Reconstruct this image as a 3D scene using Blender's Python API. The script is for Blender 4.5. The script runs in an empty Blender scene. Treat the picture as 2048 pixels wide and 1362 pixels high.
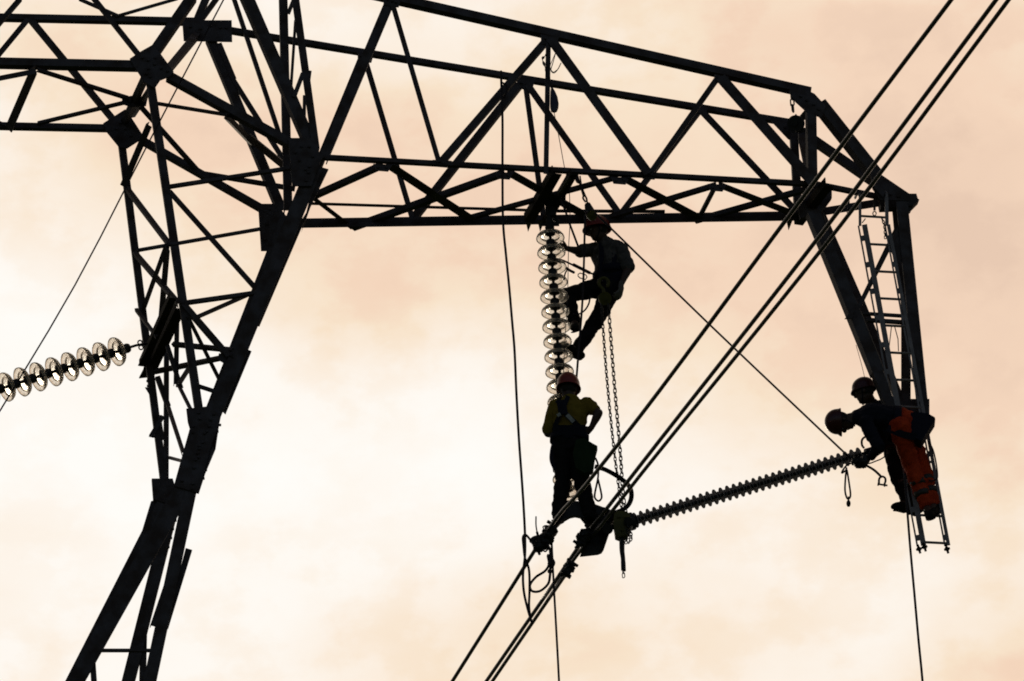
import bpy, bmesh, math, random
from mathutils import Vector, Matrix, noise
random.seed(7)
V = Vector
SC = bpy.context.scene
COL = SC.collection

# ------------------------------------------------------------------ camera
PITCH, ROLL = math.radians(29.0), math.radians(3.2)
DIST, PPM = 52.0, 195.0
FPX = DIST * PPM                       # focal length in pixels of a 2048 px wide frame
CAM = V((0, 0, 1.6))
FWD = V((0, math.cos(PITCH), math.sin(PITCH)))
_r0, _u0 = V((1, 0, 0)), V((0, -math.sin(PITCH), math.cos(PITCH)))
_c, _s = math.cos(ROLL), math.sin(ROLL)
RGT = _c * _r0 - _s * _u0
UPV = _s * _r0 + _c * _u0
cam_data = bpy.data.cameras.new("camera")
cam_data.sensor_width = 36.0
cam_data.lens = FPX / 2048 * 36.0
cam_data.clip_end = 6000
cam = bpy.data.objects.new("camera", cam_data)
COL.objects.link(cam)
cam.matrix_world = Matrix(((RGT.x, UPV.x, -FWD.x, CAM.x), (RGT.y, UPV.y, -FWD.y, CAM.y), (RGT.z, UPV.z, -FWD.z, CAM.z), (0, 0, 0, 1)))
SC.camera = cam
SC.view_settings.view_transform = 'Standard'
SC.view_settings.look = 'None'
SC.view_settings.exposure = 0.0
SC.view_settings.gamma = 1.0
SC.cycles.filter_width = 1.8
SC.cycles.max_bounces = 14
SC.cycles.transmission_bounces = 12
SC.cycles.transparent_max_bounces = 12

# ------------------------------------------------------------------ sun: low, behind the tower, to the left
SUN_AZ, SUN_EL = math.radians(-14), math.radians(20)     # azimuth from +Y, negative = left
sun_dir = V((math.sin(SUN_AZ) * math.cos(SUN_EL), math.cos(SUN_AZ) * math.cos(SUN_EL), math.sin(SUN_EL)))
sl = bpy.data.lights.new("sun", 'SUN')
sl.energy = 0.5
sl.angle = math.radians(10)
sl.color = (1.0, 0.86, 0.66)
so = bpy.data.objects.new("sun", sl)
COL.objects.link(so)
so.rotation_euler = sun_dir.to_track_quat('Z', 'Y').to_euler()
so.location = sun_dir * 100

# ------------------------------------------------------------------ world: evening cloud deck over a clear sky
world = bpy.data.worlds.new("World")
SC.world = world
world.use_nodes = True
WT = world.node_tree
for n in list(WT.nodes):
    WT.nodes.remove(n)

def N(t, **kw):
    n = WT.nodes.new(t)
    for k, v in kw.items():
        setattr(n, k, v)
    return n

def M(op, a, b=None, c=None):
    n = N('ShaderNodeMath', operation=op)
    for i, x in enumerate((a, b, c)):
        if x is None:
            continue
        if isinstance(x, (int, float)):
            n.inputs[i].default_value = x
        else:
            WT.links.new(x, n.inputs[i])
    return n.outputs[0]

def DOT(vec_out, v):
    n = N('ShaderNodeVectorMath', operation='DOT_PRODUCT')
    WT.links.new(vec_out, n.inputs[0])
    n.inputs[1].default_value = v
    return n.outputs['Value']

tc = N('ShaderNodeTexCoord')
D = tc.outputs['Generated']
def wnoise(scale, detail, rough=0.5, off=(0, 0, 0), stretch=(1, 1, 1)):
    mp = N('ShaderNodeMapping')
    mp.inputs['Location'].default_value = off
    mp.inputs['Scale'].default_value = stretch
    WT.links.new(D, mp.inputs['Vector'])
    n = N('ShaderNodeTexNoise')
    n.inputs['Scale'].default_value = scale
    n.inputs['Detail'].default_value = detail
    n.inputs['Roughness'].default_value = rough
    WT.links.new(mp.outputs[0], n.inputs['Vector'])
    return n
warp = wnoise(22, 4, 0.55, (3.1, 0, 0))
sepw = N('ShaderNodeSeparateColor')
WT.links.new(warp.outputs['Color'], sepw.inputs[0])
WA = 0.024
sx = M('ADD', DOT(D, RGT), M('MULTIPLY', M('SUBTRACT', sepw.outputs[0], 0.5), WA))
sy = M('ADD', DOT(D, UPV), M('MULTIPLY', M('SUBTRACT', sepw.outputs[1], 0.5), WA))
cf = DOT(D, FWD)
sx = M('MINIMUM', M('MAXIMUM', sx, -1024 / FPX), 1024 / FPX)
sy = M('MINIMUM', M('MAXIMUM', sy, -681 / FPX), 681 / FPX)
# banks of warm cloud: a smooth field over sky angles, higher = denser and pinker
BANK = [[ 0.337, 0.241, 0.076, 0.182, 0.216, 0.307, 0.397, 0.416, 0.428],
 [ 0.225, 0.325, 0.296, 0.151, 0.21 , 0.189, 0.306, 0.37 , 0.412],
 [ 0.118, 0.445, 0.391, 0.368, 0.336, 0.282, 0.335, 0.371, 0.496],
 [ 0.186, 0.151, 0.342, 0.344, 0.353, 0.374, 0.385, 0.402, 0.49 ],
 [ 0.051, 0.129, 0.251, 0.354, 0.309, 0.33 , 0.374, 0.375, 0.505],
 [ 0.071, 0.017, 0.098, 0.243, 0.18 , 0.235, 0.345, 0.38 , 0.458],
 [ 0.038, 0.015, 0.041, 0.065, 0.053, 0.19 , 0.247, 0.301, 0.401],
 [ 0.02 ,-0.029, 0.044, 0.034, 0.03 , 0.113, 0.162, 0.208, 0.34 ],
 [ 0.078, 0.008, 0.084, 0.105, 0.124, 0.102, 0.107, 0.186, 0.234],
 [ 0.065, 0.075, 0.043, 0.215, 0.292, 0.171, 0.149, 0.077, 0.289],
 [ 0.181, 0.103, 0.088, 0.229, 0.249, 0.208, 0.208, 0.213, 0.51 ]]
colx = []
for i in range(9):
    dx = M('MULTIPLY', M('SUBTRACT', sx, (i * 256 - 1024) / FPX), FPX / 256 / .8)
    colx.append(M('EXPONENT', M('MULTIPLY', M('MULTIPLY', dx, dx), -1.0)))
fld = None
for j in range(11):
    dy = M('MULTIPLY', M('SUBTRACT', sy, (681 - j * 136.2) / FPX), FPX / 136.2 / .8)
    gy = M('EXPONENT', M('MULTIPLY', M('MULTIPLY', dy, dy), -1.0))
    row = M('MULTIPLY', colx[0], BANK[j][0])
    for i in range(1, 9):
        row = M('MULTIPLY_ADD', colx[i], BANK[j][i], row)
    fld = M('MULTIPLY', row, gy) if fld is None else M('MULTIPLY_ADD', row, gy, fld)
n1 = wnoise(34, 6, 0.55, (0, 5, 2), (1, 1, 1.7))
n2 = wnoise(9, 5, 0.55, (7, 1, 2), (1, 1, 2.0))
fld = M('ADD', fld, M('MULTIPLY', M('SUBTRACT', n1.outputs['Fac'], 0.5), 0.34))
fld = M('ADD', fld, M('MULTIPLY', M('SUBTRACT', n2.outputs['Fac'], 0.5), 0.22))
n3 = wnoise(58, 7, 0.56, (2, 9, 4), (1, 1, 1.5))
sm = N('ShaderNodeMapRange', interpolation_type='SMOOTHSTEP')
sm.inputs['From Min'].default_value = 0.42
sm.inputs['From Max'].default_value = 0.62
WT.links.new(n3.outputs['Fac'], sm.inputs['Value'])
fld = M('ADD', M('MULTIPLY_ADD', fld, 1.04, 0.012), M('MULTIPLY', M('SUBTRACT', sm.outputs['Result'], 0.40), 0.125))
ramp = N('ShaderNodeValToRGB')
el = ramp.color_ramp.elements
def lin(r, g, b):
    f = lambda c: (c / 255 / 12.92) if c <= 10 else ((c / 255 + 0.055) / 1.055) ** 2.4
    return (f(r), f(g), f(b), 1)
el[0].position = 0.0; el[0].color = lin(254, 252, 247)
el[1].position = 1.0; el[1].color = lin(231, 201, 178)
for pos, c in ((0.16, lin(254, 248, 240)), (0.36, lin(251, 237, 221)), (0.55, lin(247, 226, 201)), (0.74, lin(243, 213, 188))):
    e = el.new(pos); e.color = c
WT.links.new(fld, ramp.inputs['Fac'])
# the cloud deck glows round the sun and dims towards the opposite horizon
glow = M('ADD', M('POWER', M('MAXIMUM', M('MULTIPLY_ADD', cf, 0.5, 0.5), 0.0), 9.0), 0.0)
bright = M('MINIMUM', M('MULTIPLY_ADD', glow, 1.04, 0.022), 1.01)
cl = N('ShaderNodeMixRGB', blend_type='MULTIPLY')
cl.inputs['Fac'].default_value = 1
WT.links.new(ramp.outputs['Color'], cl.inputs['Color1'])
cmb = N('ShaderNodeCombineColor')
for i in range(3):
    WT.links.new(bright, cmb.inputs[i])
WT.links.new(cmb.outputs[0], cl.inputs['Color2'])
sky = N('ShaderNodeTexSky', sky_type='NISHITA')
sky.sun_disc = False
sky.sun_elevation = SUN_EL
sky.sun_rotation = SUN_AZ
bg_sky = N('ShaderNodeBackground')
bg_sky.inputs['Strength'].default_value = 0.10
WT.links.new(sky.outputs[0], bg_sky.inputs['Color'])
bg_cl = N('ShaderNodeBackground')
WT.links.new(cl.outputs[0], bg_cl.inputs['Color'])
mixw = N('ShaderNodeMixShader')
cover = M('MINIMUM', M('MAXIMUM', M('MULTIPLY_ADD', cf, 0.9, 0.75), 0.70), 1.0)   # full cloud cover ahead, breaks of clear sky behind
WT.links.new(cover, mixw.inputs[0])
WT.links.new(bg_sky.outputs[0], mixw.inputs[1])
WT.links.new(bg_cl.outputs[0], mixw.inputs[2])
wo = N('ShaderNodeOutputWorld')
WT.links.new(mixw.outputs[0], wo.inputs['Surface'])

# ------------------------------------------------------------------ materials
def mat(name, col, rough=0.6, metal=0.0, var=0.3, scale=8, bump=0.15, col2=None, spec=0.5, trans=0.0, coat=0.0):
    m = bpy.data.materials.new(name)
    m.use_nodes = True
    nt = m.node_tree
    b = nt.nodes['Principled BSDF']
    b.inputs['Roughness'].default_value = rough
    b.inputs['Metallic'].default_value = metal
    b.inputs['Specular IOR Level'].default_value = spec
    b.inputs['Transmission Weight'].default_value = trans
    b.inputs['Coat Weight'].default_value = coat
    t = nt.nodes.new('ShaderNodeTexCoord')
    nz = nt.nodes.new('ShaderNodeTexNoise')
    nz.inputs['Scale'].default_value = scale
    nz.inputs['Detail'].default_value = 6
    nt.links.new(t.outputs['Object'], nz.inputs['Vector'])
    r = nt.nodes.new('ShaderNodeValToRGB')
    c2 = col2 or tuple(c * (1 - var) for c in col)
    r.color_ramp.elements[0].position = 0.35
    r.color_ramp.elements[1].position = 0.65
    r.color_ramp.elements[0].color = (*c2, 1)
    r.color_ramp.elements[1].color = (*col, 1)
    nt.links.new(nz.outputs['Fac'], r.inputs['Fac'])
    nt.links.new(r.outputs['Color'], b.inputs['Base Color'])
    if bump:
        bn = nt.nodes.new('ShaderNodeBump')
        bn.inputs['Strength'].default_value = bump
        bn.inputs['Distance'].default_value = 0.01
        nt.links.new(nz.outputs['Fac'], bn.inputs['Height'])
        nt.links.new(bn.outputs['Normal'], b.inputs['Normal'])
    return m

MT = dict(
    steel=mat('weathered_steel', (0.105, 0.092, 0.104), 0.75, 0.0, col2=(0.060, 0.042, 0.038), scale=7, spec=0.2),
    steel_rust=mat('rusty_steel', (0.050, 0.034, 0.022), 0.85, 0.0, col2=(0.026, 0.020, 0.016), scale=9, spec=0.2),
    steel_lit=mat('lit_brown_steel', (0.16, 0.13, 0.10), 0.6, 0.0, spec=0.3),  # lighter brown steel, the lit look put into the base colour
    iron=mat('cast_iron', (0.035, 0.033, 0.033), 0.55, 0.0, scale=25, bump=0.4, spec=0.3),
    cable=mat('stranded_aluminium', (0.055, 0.048, 0.045), 0.30, 0.0, col2=(0.045, 0.040, 0.038), scale=6, bump=0.0, spec=0.7),
    alu=mat('ladder_aluminium', (0.30, 0.255, 0.25), 0.5, 0.2, scale=14, bump=0.1),
    shed=mat('grey_silicone', (0.27, 0.25, 0.26), 0.7, scale=20, spec=0.4, bump=0.1),
    rope=mat('braided_rope', (0.060, 0.048, 0.055), 0.9, scale=90, bump=0.8, spec=0.1),
    rope_pale=mat('pale_cord', (0.16, 0.14, 0.15), 0.9, scale=90, bump=0.5, spec=0.1),
    rubber=mat('black_rubber', (0.018, 0.018, 0.018), 0.8, scale=20, spec=0.12),
    chain=mat('chain_steel', (0.050, 0.046, 0.045), 0.5, 0.3, scale=60, spec=0.4),
    hoist=mat('worn_yellow_green_paint', (0.12, 0.10, 0.016), 0.6, col2=(0.09, 0.08, 0.02), scale=18, spec=0.3),
    skin=mat('skin', (0.09, 0.048, 0.032), 0.6, col2=(0.07, 0.036, 0.026), scale=30, bump=0.1),
    helmet=mat('red_helmet_plastic', (0.32, 0.035, 0.028), 0.32, col2=(0.26, 0.028, 0.024), scale=6, bump=0.02),
    helmet_dark=mat('dark_red_helmet_plastic', (0.075, 0.012, 0.012), 0.32, col2=(0.06, 0.010, 0.010), scale=6, bump=0.02),
    yellow=mat('yellow_cotton', (0.26, 0.18, 0.025), 0.9, col2=(0.20, 0.13, 0.02), scale=7, bump=0.5, spec=0.1),
    shirt=mat('grey_tartan_cotton', (0.14, 0.125, 0.12), 0.9, col2=(0.07, 0.065, 0.065), scale=16, bump=0.5, spec=0.1),
    navy=mat('navy_cotton', (0.022, 0.022, 0.034), 0.9, scale=9, bump=0.5, spec=0.1),
    black=mat('black_workwear', (0.020, 0.018, 0.018), 0.9, scale=9, bump=0.5, spec=0.1),
    orange=mat('orange_hi_vis', (0.72, 0.074, 0.018), 0.85, col2=(0.44, 0.040, 0.012), scale=8, bump=0.6, spec=0.1),
    reflective=mat('reflective_tape', (0.05, 0.045, 0.04), 0.6, scale=30),
    boot=mat('boot_leather', (0.020, 0.018, 0.016), 0.85, scale=30, spec=0.1),
    harness=mat('harness_webbing', (0.022, 0.022, 0.038), 0.8, scale=60, bump=0.4, spec=0.1),
    tag=mat('grey_buckle', (0.42, 0.42, 0.42), 0.4, 0.3, scale=20),
    glove=mat('work_glove', (0.20, 0.18, 0.165), 0.85, scale=30, bump=0.4, spec=0.1),
    hair=mat('dark_hair', (0.020, 0.015, 0.012), 0.7, scale=60, bump=0.6),
    green=mat('green_canvas', (0.025, 0.045, 0.020), 0.9, scale=12, bump=0.5, spec=0.1),
    bag=mat('blue_nylon', (0.035, 0.036, 0.075), 0.45, scale=20, bump=0.3),
    eye=mat('eye', (0.5, 0.5, 0.5), 0.2, bump=0),
    grass=mat('meadow', (0.05, 0.085, 0.025), 0.95, col2=(0.03, 0.05, 0.02), scale=0.4, bump=0.2, spec=0.1),
)
def glass_mat():
    m = bpy.data.materials.new('toughened_glass')
    m.use_nodes = True
    nt = m.node_tree
    b = nt.nodes['Principled BSDF']
    b.inputs['Base Color'].default_value = (0.93, 0.88, 0.80, 1)
    b.inputs['Transmission Weight'].default_value = 1.0
    b.inputs['Roughness'].default_value = 0.22
    b.inputs['IOR'].default_value = 1.36
    t = nt.nodes.new('ShaderNodeTexCoord')
    nz = nt.nodes.new('ShaderNodeTexNoise')
    nz.inputs['Scale'].default_value = 26
    nz.inputs['Detail'].default_value = 3
    bn = nt.nodes.new('ShaderNodeBump')
    bn.inputs['Strength'].default_value = 0.35
    bn.inputs['Distance'].default_value = 0.006
    nt.links.new(t.outputs['Object'], nz.inputs['Vector'])
    nt.links.new(nz.outputs['Fac'], bn.inputs['Height'])
    nt.links.new(bn.outputs['Normal'], b.inputs['Normal'])
    tr = nt.nodes.new('ShaderNodeBsdfTranslucent')          # dust and weathering film on the glass
    tr.inputs['Color'].default_value = (0.92, 0.88, 0.80, 1)
    mx = nt.nodes.new('ShaderNodeMixShader')
    film = nt.nodes.new('ShaderNodeMapRange')
    film.inputs['From Min'].default_value = 0.35
    film.inputs['From Max'].default_value = 0.65
    film.inputs['To Min'].default_value = 0.08
    film.inputs['To Max'].default_value = 0.28
    nt.links.new(nz.outputs['Fac'], film.inputs['Value'])
    nt.links.new(film.outputs['Result'], mx.inputs[0])
    nt.links.new(b.outputs[0], mx.inputs[1])
    nt.links.new(tr.outputs[0], mx.inputs[2])
    nt.links.new(mx.outputs[0], nt.nodes['Material Output'].inputs['Surface'])
    return m
MT['glass'] = glass_mat()

# ------------------------------------------------------------------ placing: where a sight line meets a real plane
class Pl:
    def __init__(s, p, n): s.p, s.n = V(p), V(n).normalized()
def ray(px, py): return (FWD * FPX + RGT * (px - 1024) + UPV * (681 - py)).normalized()
def pt(px, py, pl):
    d = ray(px, py)
    return CAM + d * ((pl.p - CAM).dot(pl.n) / d.dot(pl.n))
def YP(y): return Pl((0, y, 0), (0, 1, 0))
Z3 = V((0, 0, 1))
ARM_Z = CAM.z + DIST * math.sin(PITCH + math.atan((681 - 400) / FPX))
PB = Pl((0, 0, ARM_Z), (0, 0, 1))
nb0, nb1 = pt(640, 316, PB), pt(1620, 370, PB)
fb0, fb1 = pt(600, 446, PB), pt(1600, 431, PB)
PN = Pl(nb0, (nb1 - nb0).cross(Z3))
PF = Pl(fb0, (fb1 - fb0).cross(Z3))
axis = ((nb1 - nb0).normalized() + (fb1 - fb0).normalized()).normalized()
inward = V((-axis.y, axis.x, 0))                 # from the near face to the far face
BN = Pl(nb0, inward)
BF = Pl(fb0, inward)
tip = pt(1790, 402, PB)
PV = Pl(tip, inward)
PVn = Pl(tip - inward * 0.16, inward)
PVf = Pl(tip + inward * 0.16, inward)
BM = Pl((nb0 + fb0) / 2, inward)
LAY = dict(n=PN, f=PF, b=PB, N=BN, F=BF, v=PV, vn=PVn, vf=PVf, M=BM)

# ------------------------------------------------------------------ mesh helpers
def link(name, bm, m, parent=None, smooth=False, origin=None):
    me = bpy.data.meshes.new(name)
    if origin is not None:
        bmesh.ops.translate(bm, verts=bm.verts, vec=-V(origin))
    bmesh.ops.recalc_face_normals(bm, faces=bm.faces)
    bm.to_mesh(me)
    bm.free()
    if smooth:
        for p in me.polygons:
            p.use_smooth = True
    me.materials.append(MT[m] if isinstance(m, str) else m)
    o = bpy.data.objects.new(name, me)
    COL.objects.link(o)
    if origin is not None:
        o.location = origin
    if parent is not None:
        put_under(o, parent)
    return o

def world_of(o):
    m = Matrix.Translation(o.location)
    return world_of(o.parent) @ m if o.parent else m
def put_under(o, parent):
    # every root and part here is placed by translation only
    w = world_of(parent).translation
    o.parent = parent
    o.location = o.location - w

def thing(name, label, cat, loc, group=None):
    o = bpy.data.objects.new(name, None)
    o.empty_display_size = 0.1
    COL.objects.link(o)
    o.location = V(loc)
    o['label'] = label; o['category'] = cat
    if group: o['group'] = group
    return o
def tag(o, label, cat, group=None):
    o['label'] = label; o['category'] = cat
    if group: o['group'] = group
    return o

def frame(d):
    d = d.normalized()
    a = d.orthogonal().normalized()
    return a, d.cross(a).normalized()

def ring_skin(bm, rings, cap=True, closed=False):
    vs = [[bm.verts.new(p) for p in r] for r in rings]
    n = len(vs[0])
    seq = list(zip(vs[:-1], vs[1:])) + ([(vs[-1], vs[0])] if closed else [])
    for a, b in seq:
        for i in range(n):
            bm.faces.new((a[i], a[(i + 1) % n], b[(i + 1) % n], b[i]))
    if cap and not closed:
        bm.faces.new(vs[0][::-1])
        bm.faces.new(vs[-1])

def smooth_path(pts, sub=6):
    if len(pts) < 3: return [V(p) for p in pts]
    P = [V(p) for p in pts]
    P = [2 * P[0] - P[1]] + P + [2 * P[-1] - P[-2]]
    out = []
    for i in range(1, len(P) - 2):
        p0, p1, p2, p3 = P[i - 1:i + 3]
        for k in range(sub):
            t = k / sub
            out.append(0.5 * ((2 * p1) + (p2 - p0) * t + (2 * p0 - 5 * p1 + 4 * p2 - p3) * t * t + (3 * p1 - p0 - 3 * p2 + p3) * t ** 3))
    out.append(P[-2])
    return out

def tube(bm, pts, r, seg=8, sub=6, flat=1.0, closed=False, rfun=None):
    P = smooth_path(pts, sub) if sub > 1 else [V(p) for p in pts]
    a = None
    rings = []
    for i, p in enumerate(P):
        d = (P[min(i + 1, len(P) - 1)] - P[max(i - 1, 0)])
        if d.length < 1e-9: d = V((0, 0, 1))
        d.normalize()
        if a is None: a = d.orthogonal().normalized()
        a = (a - d * a.dot(d))
        a = a.normalized() if a.length > 1e-6 else d.orthogonal().normalized()
        b = d.cross(a)
        rr = r if rfun is None else rfun(i / max(1, len(P) - 1)) * r
        rings.append([p + a * (rr * math.cos(2 * math.pi * k / seg)) + b * (rr * flat * math.sin(2 * math.pi * k / seg)) for k in range(seg)])
    ring_skin(bm, rings, cap=not closed, closed=closed)

def obj_tube(name, pts, r, m, parent=None, **kw):
    bm = bmesh.new()
    tube(bm, pts, r, **kw)
    return link(name, bm, m, parent, smooth=True, origin=V(pts[0]))

def box(bm, c, ax, ay, az):
    """box about c with half-extent vectors ax, ay, az"""
    vs = [bm.verts.new(c + ax * i + ay * j + az * k) for i in (-1, 1) for j in (-1, 1) for k in (-1, 1)]
    for f in ((0, 1, 3, 2), (4, 6, 7, 5), (0, 4, 5, 1), (2, 3, 7, 6), (0, 2, 6, 4), (1, 5, 7, 3)):
        bm.faces.new([vs[i] for i in f])

def cyl(bm, p0, p1, r0, r1=None, seg=12):
    r1 = r0 if r1 is None else r1
    a, b = frame(p1 - p0)
    R = [[p + a * (r * math.cos(2 * math.pi * k / seg)) + b * (r * math.sin(2 * math.pi * k / seg)) for k in range(seg)] for p, r in ((p0, r0), (p1, r1))]
    ring_skin(bm, R)

def lathe(bm, prof, p, ax, seg=28):
    """closed profile of (radius, height) pairs turned about axis ax through p"""
    a, b = frame(ax)
    ax = ax.normalized()
    rings = [[p + ax * h + (a * math.cos(2 * math.pi * k / seg) + b * math.sin(2 * math.pi * k / seg)) * r for k in range(seg)] for r, h in prof]
    ring_skin(bm, rings, closed=True)

def mpp(p): return (p - CAM).dot(FWD) / FPX       # metres per photograph pixel at a point

BOLT_N = [0]
def bolt(bm, p, n, r=0.015, h=0.020):
    cyl(bm, p - n * 0.002, p + n * h, r, r * 0.92, 6)

def plate(name, pix, lay, m='steel', parent=None, th=0.012, off=0.0, bolts=(), holes=(), sub=None):
    pl = LAY[lay] if isinstance(lay, str) else lay
    P = [pt(x, y, pl) for x, y in pix]
    c = sum(P, V()) / len(P)
    n = pl.n if pl.n.dot(CAM - c) > 0 else -pl.n
    P = [p + n * off for p in P]
    bm = bmesh.new()
    f = [bm.verts.new(p + n * th / 2) for p in P]
    g = [bm.verts.new(p - n * th / 2) for p in P]
    k = len(P)
    bm.faces.new(f); bm.faces.new(g[::-1])
    for i in range(k):
        bm.faces.new((f[i], g[i], g[(i + 1) % k], f[(i + 1) % k]))
    bmesh.ops.triangulate(bm, faces=[x for x in bm.faces if len(x.verts) > 4])
    for (x, y) in bolts:
        q = pt(x, y, pl) + n * (off + th / 2)
        bolt(bm, q, n)
    return link(name, bm, m, parent, origin=P[0])

_k = [0]
def angle_bar(name, x0, y0, x1, y1, w, l0, l1=None, m='steel', parent=None, flip=1, w1=None, dz=0.0):
    """steel angle between two joints; w = width across both legs as seen, in photograph pixels"""
    l1 = l1 or l0
    pl0 = LAY[l0] if isinstance(l0, str) else l0
    pl1 = LAY[l1] if isinstance(l1, str) else l1
    _k[0] += 1
    sh = 0.002 * (_k[0] % 23) + dz
    p0, p1 = pt(x0, y0, pl0), pt(x1, y1, pl1)
    p0 = p0 - (p0 - CAM).normalized() * sh
    p1 = p1 - (p1 - CAM).normalized() * sh
    return angle_3d(name, p0, p1, w, pl0.n, m, parent, flip, w1)

def angle_3d(name, p0, p1, w, nrm, m='steel', parent=None, flip=1, w1=None):
    d = (p1 - p0).normalized()
    v = ((p0 + p1) / 2 - CAM).normalized()
    nn = nrm - d * nrm.dot(d)
    nn = nn.normalized() if nn.length > 0.2 else frame(d)[0]
    if nn.dot(v) < 0: nn = -nn
    u = d.cross(nn).normalized() * flip
    mm = d.cross(v).normalized()
    ua, na = u.dot(mm), nn.dot(mm)
    lo, hi = min(0, ua, na), max(0, ua, na)
    def sec(p, wpx):
        s = wpx * mpp(p) / (hi - lo)
        t = s * 0.11
        o = p - mm * s * (lo + hi) / 2
        return [o + u * x + nn * y for x, y in ((0, 0), (s, 0), (s, t), (t, t), (t, s), (0, s))]
    bm = bmesh.new()
    ring_skin(bm, [sec(p0, w), sec(p1, w1 or w)])
    return link(name, bm, m, parent, origin=p0)

# ================================================================== SETTING
gb = bmesh.new()
R = 1500
gv = [[gb.verts.new((-R + 2 * R * i / 30, -R + 2 * R * j / 30, 0)) for j in range(31)] for i in range(31)]
for i in range(30):
    for j in range(30):
        gb.faces.new((gv[i][j], gv[i + 1][j], gv[i + 1][j + 1], gv[i][j + 1]))
g = link('ground', gb, 'grass')
g['kind'] = 'structure'

# ================================================================== TOWER
tower = thing('transmission_tower', 'dark steel lattice transmission tower with a long box-girder arm reaching right', 'lattice tower',
              V((nb0.x - 3.2, nb0.y + 0.4, 0)))
def bars(kind, rows, flip=1):
    for r in rows:
        x0, y0, x1, y1, w, l0 = r[:6]
        l1 = r[6] if len(r) > 6 else l0
        fl = r[7] if len(r) > 7 else flip
        mm = r[8] if len(r) > 8 else 'steel'
        angle_bar(kind, x0, y0, x1, y1, w, l0, l1, mm, tower, fl)

# --- right arm
bars('chord', [
    (560, -54, 1622, 186, 24, 'n', 'n', 1), (440, 58, 1590, 247, 16, 'f', 'f', 1),
    (612, 313, 1635, 369, 13, 'n', 'n', 1), (588, 446, 1612, 431, 18, 'f', 'f', -1),
    (1625, 367, 1800, 402, 13, 'n', 'v', 1), (1625, 426, 1800, 398, 15, 'f', 'v', -1)])
bars('web_diagonal', [
    (782, -2, 648, 316, 20, 'n'), (783, 0, 878, 324, 10, 'n'), (1096, 78, 883, 324, 17, 'n'), (1102, 78, 1298, 348, 18, 'n'),
    (1438, 152, 1300, 348, 12, 'n'), (1442, 155, 1628, 366, 20, 'n'), (1097, 78, 1092, 348, 10, 'n'),
    (728, 110, 592, 440, 18, 'f'), (730, 118, 824, 434, 11, 'f'), (1040, 168, 828, 436, 19, 'f'), (1051, 168, 1088, 440, 11, 'f'),
    (1056, 170, 1242, 432, 13, 'f'), (1404, 215, 1240, 430, 13, 'f'), (1400, 218, 1598, 428, 13, 'f')], -1)
bars('end_post', [(1621, 196, 1624, 372, 23, 'n'), (1586, 246, 1597, 436, 18, 'f'), (1600, 262, 1622, 368, 15, 'f', 'n'), (1622, 215, 1582, 262, 13, 'n', 'f')])
bars('plan_bracing', [
    (765, 330, 606, 402, 16, 'b'), (776, 330, 940, 438, 15, 'b'), (1008, 346, 702, 456, 17, 'b'), (1018, 346, 1178, 436, 14, 'b'),
    (1236, 354, 930, 438, 12, 'b'), (1246, 356, 1396, 436, 14, 'b'), (1432, 370, 1180, 446, 13, 'b'), (1440, 371, 1592, 430, 12, 'b'),
    (1430, 374, 1396, 440, 10, 'b'), (1622, 376, 1388, 442, 14, 'b'), (626, 396, 704, 456, 8, 'b')])
def tie_px(x0, y0, x1, y1, w, lay, m='steel_rust'):
    angle_bar('tie_rod', x0, y0, x1, y1, w, lay, lay, m, tower)
tie_px(618, 407, 1112, 422, 6, 'f'); tie_px(1112, 422, 1330, 423, 7, 'f')
# arm head
bars('head_strut', [(1636, 206, 1752, 352, 33, 'n', 'vn'), (1600, 262, 1745, 362, 22, 'f', 'vf')])
plate('gusset_plate', [(1576, 184), (1600, 176), (1628, 190), (1650, 214), (1642, 238), (1612, 226), (1590, 206)], 'n', parent=tower, off=0.02,
      bolts=[(1600, 196), (1612, 204), (1626, 212), (1636, 222)])
plate('gusset_plate', [(1540, 240), (1590, 244), (1592, 285), (1576, 278)], 'f', parent=tower, bolts=[(1570, 256), (1580, 266)])
plate('gusset_plate', [(1738, 330), (1762, 352), (1824, 394), (1820, 404), (1760, 402), (1744, 380)], 'vn', parent=tower, off=0.02, bolts=[(1765, 385), (1780, 392), (1795, 396)])
plate('gusset_plate', [(1738, 371), (1744, 366), (1770, 390), (1764, 400)], 'vn', parent=tower, off=0.05)
plate('cap_plate', [(1755, 392), (1831, 392), (1834, 402), (1837, 404), (1824, 417), (1760, 420)], 'v', parent=tower, th=0.10)
plate('cap_plate', [(1810, 410), (1822, 414), (1822, 422), (1812, 432), (1800, 436), (1800, 412)], 'v', parent=tower, th=0.07)
# node gussets along the arm
for (x, y, s, L) in ((1098, 80, 1, 'n'), (783, 2, 1, 'n'), (1442, 158, 0.8, 'n'), (1050, 168, 1, 'f'), (1402, 220, 0.7, 'f'), (730, 114, 0.9, 'f')):
    plate('gusset_plate', [(x - 17 * s, y - 10 * s), (x + 19 * s, y - 4 * s), (x + 14 * s, y + 14 * s), (x - 16 * s, y + 10 * s)], L, parent=tower, off=0.012,
          bolts=[(x - 8 * s, y), (x, y + 3 * s), (x + 8 * s, y + 5 * s)])
for (x, y) in ((765, 334), (1008, 350), (1240, 360), (1434, 374), (884, 326), (1298, 350)):
    plate('gusset_plate', [(x - 18, y - 8), (x + 20, y - 6), (x + 12, y + 7), (x - 12, y + 5)], 'n', parent=tower, off=-0.02, bolts=[(x - 8, y), (x + 8, y)])
# knee under the arm, where the hanging frame starts
plate('knee_plate', [(1592, 402), (1626, 372), (1663, 380), (1663, 398), (1643, 425), (1628, 434), (1600, 438)], Pl(pt(1625, 405, PB), inward), parent=tower, th=0.05,
      bolts=[(1610, 405), (1630, 395), (1640, 408)])
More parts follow.
